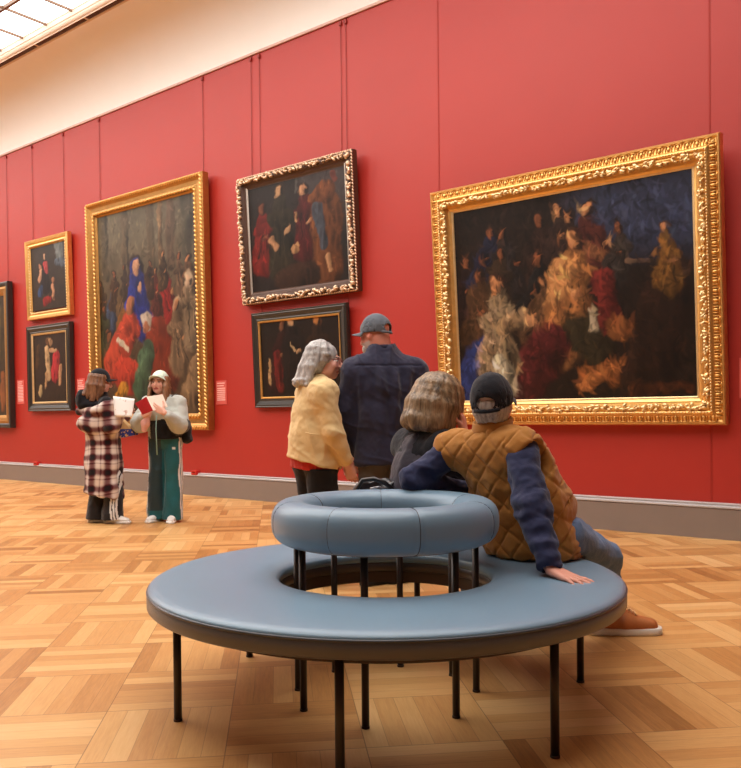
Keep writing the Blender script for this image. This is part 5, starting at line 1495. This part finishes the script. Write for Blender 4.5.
def make_plaid_girl():
    root = thing('person', 'girl in a red, black and white plaid coat and black cap', 'person', place(-2.73, 8.45), (0, 0, YAW))
    f = unit((.80, .60, 0)); lat = unit((.60, -.80, 0))
    pel = V3((0, 0, .86)); che = V3((-.03, 0, 1.15)); nck = V3((-.05, .0, 1.315))
    shR = V3((.055, -.135, 1.235)); shL = V3((-.135, .13, 1.235))
    elR = V3((.115, -.17, 1.0)); wrR = V3((.190, -.15, 1.130)); elL = V3((-.02, .22, 1.0)); wrL = V3((.16, .20, 1.10))
    hiR, hiL = pel + lat * .085, pel - lat * .085
    knR = V3((.09, -.05, .46)); anR = V3((.075, -.06, .09)); knL = V3((-.07, .05, .46)); anL = V3((-.115, .03, .09))
    H = Head((-.045, .0, 1.455), (.88, .42, -.16), (0, 0, 1), 1.0)
    B = [cap(nck - UP * .06, H.p(0, -.02, -.05), .046, .048, .02), cap(pel, che, .085, .09, .05, w=lat, s=1.3), cap(che, nck - UP * .06, .085, .06, .05, w=lat, s=1.4), cap(shL, shR, .042, .042, .04),
         cap(shL, elL, .037, .032, .02), cap(elL, wrL, .031, .023, .02), cap(shR, elR, .037, .032, .02), cap(elR, wrR, .031, .023, .02),
         cap(hiR, knR, .062, .048, .03), cap(knR, anR, .045, .034, .02), cap(hiL, knL, .062, .048, .03), cap(knL, anL, .045, .034, .02)]
    fingers(B, wrR, (.45, -.45, .75), (.3, .8, 0), (-.2, .3, .9), .95, (.2, .3, .3)); fingers(B, wrL, (.6, -.2, .6), (.3, -.8, 0), (-.2, -.3, .9), .95, (.3, .4, .3))
    body(root, H, B, (226, 176, 156), .006)
    rn = random.Random(21)
    hl = [H.e((0, -.03, .015), (.084, .094, .088), .01)] + locks(H, rn, range(62, 299, 9), 0, -.20, .085, .096, .098, .014, 2, mid=-.05, end_jit=.03, sway=(0, -.01)) + [H.cp((.03, -.11, -.08), (.05, -.155, -.16), .03, .018), H.cp((.05, -.155, -.16), (.05, -.185, -.235), .018, .008)]
    hl += [H.e((0, .110, -.03), (.058, .066, .095), .012, 's'), cut(H.p(0, 0, .07), H.u)]
    sculpt('hair', hl, hair_mat('long_brown_hair', srgb(72, 46, 32), srgb(150, 104, 72), (30, 30, 8)), root, .0065, disp=strands(H, amp=.004))
    ball_cap(H, root, cloth('black_cap_twill', srgb(24, 24, 28), 300), tilt=.20, z0=.018, opening=False, res=.0065, label='black baseball cap')
    bk = cloth('black_hoodie_jersey', srgb(20, 18, 22), 260)
    L = [cap(pel + UP * .05, che, .11, .115, .05, w=lat, s=1.25), cap(shL, shR, .070, .070, .05), cap(nck - UP * .09, nck - UP * .01, .09, .078, .03), cap(shR, elR, .058, .05, .03), cap(elR, wrR, .05, .038, .02), cap(shL, elL, .058, .05, .03), cap(elL, wrL, .05, .038, .02)]
    # hood lying on the back
    L += [ell(nck + V3((-.155, -.06, -.035)), (.075, .085, .095), .05), ell(nck + V3((-.10, -.05, -.10)), (.11, .11, .06), .05), cap(nck + V3((-.19, -.03, .03)), nck + V3((-.17, -.06, -.06)), .03, .04, .03)]
    L += [cap(nck, nck + UP * .2, .056, .06, .006, op='s')]
    sculpt('hoodie', L, bk, root, .0075, disp=wrinkle((9, 9, 9), .011, 81))
    # plaid coat slipping off the shoulders
    L = [cap((-.02, .0, .30), (-.02, 0, .62), .190, .175, .05, w=lat, s=1.18), cap((-.02, 0, .62), (-.025, 0, .95), .175, .162, .05, w=lat, s=1.2), cap((-.03, 0, .95), (-.03, 0, 1.14), .155, .150, .05, w=lat, s=1.22),
         cap(shR + V3((.02, -.01, -.06)), elR, .095, .085, .04), cap(elR, wrR - (wrR - elR) * .12, .085, .06, .03), cap(shL + V3((0, .02, -.06)), elL, .095, .085, .04), cap(elL, wrL - (wrL - elL) * .12, .085, .06, .03),
         cap((-.245, -.05, 1.155), (-.02, -.215, 1.155), .038, .038, .03), cap((-.02, -.215, 1.155), (.10, -.20, 1.20), .038, .032, .03), cap((-.245, -.05, 1.155), (-.25, .05, 1.16), .038, .03, .03), ell((-.11, -.15, 1.02), (.14, .08, .10), .05),
         cut((0, 0, .285), (-.18, 0, -1)), cut((-.05, 0, 1.20), (-.1, 0, 1), near=((-.06, 0, 1.25), .16))]
    def pc(P):
        w = .018 * vnoise(P * 5, 7)
        a = P @ lat; b = P @ f
        ang = np.arctan2(P @ lat, -(P @ f)) * .17
        z = P[:, 2] + w - .25 * np.maximum(P[:, 0], 0) * .3; u = ang + .6 * w
        p = .150
        def band(t):
            t = (t / p) % 1
            dark = np.exp(-((t - .5) / .21) ** 4); thin = np.exp(-((t - .08) / .035) ** 2) * .55
            return np.clip(dark + thin, 0, 1)
        h, v = band(z), band(u)
        C = np.tile(np.array(srgb(222, 208, 198)), (len(P), 1))
        m = np.clip(h * .62 + v * .62, 0, 1)[:, None]
        mar = np.array(srgb(96, 34, 38)); blk = np.array(srgb(26, 16, 20))
        C = C * (1 - np.clip(m * 1.45, 0, 1)) + mar * np.clip(m * 1.45, 0, 1)
        k = np.clip((h + v - 1.0) * 1.2, 0, 1)[:, None]
        return C * (1 - k) + blk * k
    def drape(P):
        return wrinkle((6, 6, 4), .014, 83)(P) + .010 * np.sin(np.arctan2(P @ lat, P @ f) * 9 + 2 * P[:, 2]) * np.clip((.95 - P[:, 2]) / .5, 0, 1)
    sculpt('coat', L, cloth('plaid_flannel', (1, 1, 1), 200, attr=True, sheen=.2, bump=.4), root, .0075, disp=drape, colors=pc)
    L = [cap(hiR, knR, .078, .084, .03), cap(knR, anR - UP * .05, .090, .108, .015), cap(hiL, knL, .078, .084, .03), cap(knL, anL - UP * .05, .084, .108, .015), cut((0, 0, .035), (0, 0, -1)), cut((0, 0, .84), (0, 0, 1))]
    blk = stripes((24, 22, 27), lambda P: np.where((P @ lat > .03) & (P[:, 0] > .05), (P[:, 0] - .135) * 1.0 + .0 * P[:, 2] + .02 * np.sin(P[:, 2] * 9), 9.0))
    sculpt('track_trousers', L, cloth('black_polyester', (1, 1, 1), 260, .6, .2, attr=True, spec=.3), root, .008, disp=wrinkle((9, 9, 4), .010, 85), colors=blk)
    wl = flat('white_canvas_trainer', srgb(226, 222, 214), .6, .3, .05)
    shoe(root, (anR[0], anR[1], 0), (.95, -.15), wl, M_WHITE_RUBBER, .95, 'trainer', wl, .007); shoe(root, (anL[0], anL[1], 0), (.9, .1), wl, M_WHITE_RUBBER, .95, 'trainer', None, .007)
    return root
PLAID = make_plaid_girl()

def make_sheet():
    t = thing('paper_sheet', 'white printed sheet held between the two girls', 'paper', PLAID.location, (0, 0, YAW))
    a, b, c, d = (.150, -.22, 1.300), (.375, -.25, 1.270), (.355, -.29, 1.085), (.175, -.26, 1.095)
    V = []; F = []; n = 9
    for i in range(n):
        for j in range(n):
            u, v = i / (n - 1), j / (n - 1)
            p = (V3(a) * (1 - u) + V3(b) * u) * (1 - v) + (V3(d) * (1 - u) + V3(c) * u) * v
            p = p + V3((0, -.02 * math.sin(math.pi * u), 0)); V.append(tuple(p))
    N = len(V); V += [(x + .0005, y + .0022, z) for (x, y, z) in V]
    for i in range(n - 1):
        for j in range(n - 1):
            q = i * n + j; F += [(q, q + 1, q + n + 1, q + n), (N + q, N + q + n, N + q + n + 1, N + q + 1)]
    for i in range(n - 1):
        for (q, r_) in ((i * n, (i + 1) * n), ((i + 1) * n + n - 1, i * n + n - 1), (i + 1, i), ((n - 1) * n + i, (n - 1) * n + i + 1)):
            F.append((q, r_, N + r_, N + q))
    tm = NT('printed_paper'); v = tm.coord(); q = tm.noise(v, 16, 2)
    col = tm.ramp(q, [(0.0, srgb(242, 242, 240)), (0.60, srgb(242, 242, 240)), (0.64, srgb(216, 206, 200)), (0.72, srgb(196, 150, 136))])
    mesh_obj('sheet', V, F, tm.set(color=col, rough=.6, spec=.2), t)
make_sheet()

def make_paper_bag():
    t = thing('paper_bag', 'brown paper carrier bag with blue print beside the plaid coat', 'bag', PLAID.location, (0, 0, YAW))
    top = [(.10, -.02, 1.055), (.165, -.02, 1.075), (.175, .05, 1.075), (.11, .05, 1.055)]; bot = [(.155, -.04, .875), (.315, -.04, .905), (.325, .06, .905), (.165, .06, .875)]
    mid = [tuple((V3(p) * .35 + V3(q) * .65) + V3((.0, 0, .0))) for p, q in zip(top, bot)]
    V = top + mid + bot; F = []
    for k in range(2):
        for i in range(4):
            j = (i + 1) % 4; F.append((4 * k + i, 4 * k + j, 4 * k + 4 + j, 4 * k + 4 + i))
    F += [(8, 9, 10, 11), (3, 2, 1, 0)]
    tm = NT('printed_kraft_paper'); v = tm.coord(); sep = tm.node('ShaderNodeSeparateXYZ'); tm.l.new(v, sep.inputs[0])
    m = tm.math('MULTIPLY', tm.math('LESS_THAN', sep.outputs[2], .965), tm.math('GREATER_THAN', tm.noise(v, 22, 2), .47))
    col = tm.mix(m, srgb(206, 168, 118), srgb(52, 66, 150))
    mesh_obj('bag_body', V, F, tm.set(color=col, rough=.7, spec=.2), t, smooth=False)
    bm = bmesh.new(); bm_tube(bm, [(.115, .0, 1.05), (.12, .0, 1.12), (.15, .0, 1.13), (.155, .0, 1.07)], .004, 6); bm_obj('handle', bm, flat('twisted_paper_cord', srgb(186, 150, 104)), t)
make_paper_bag()
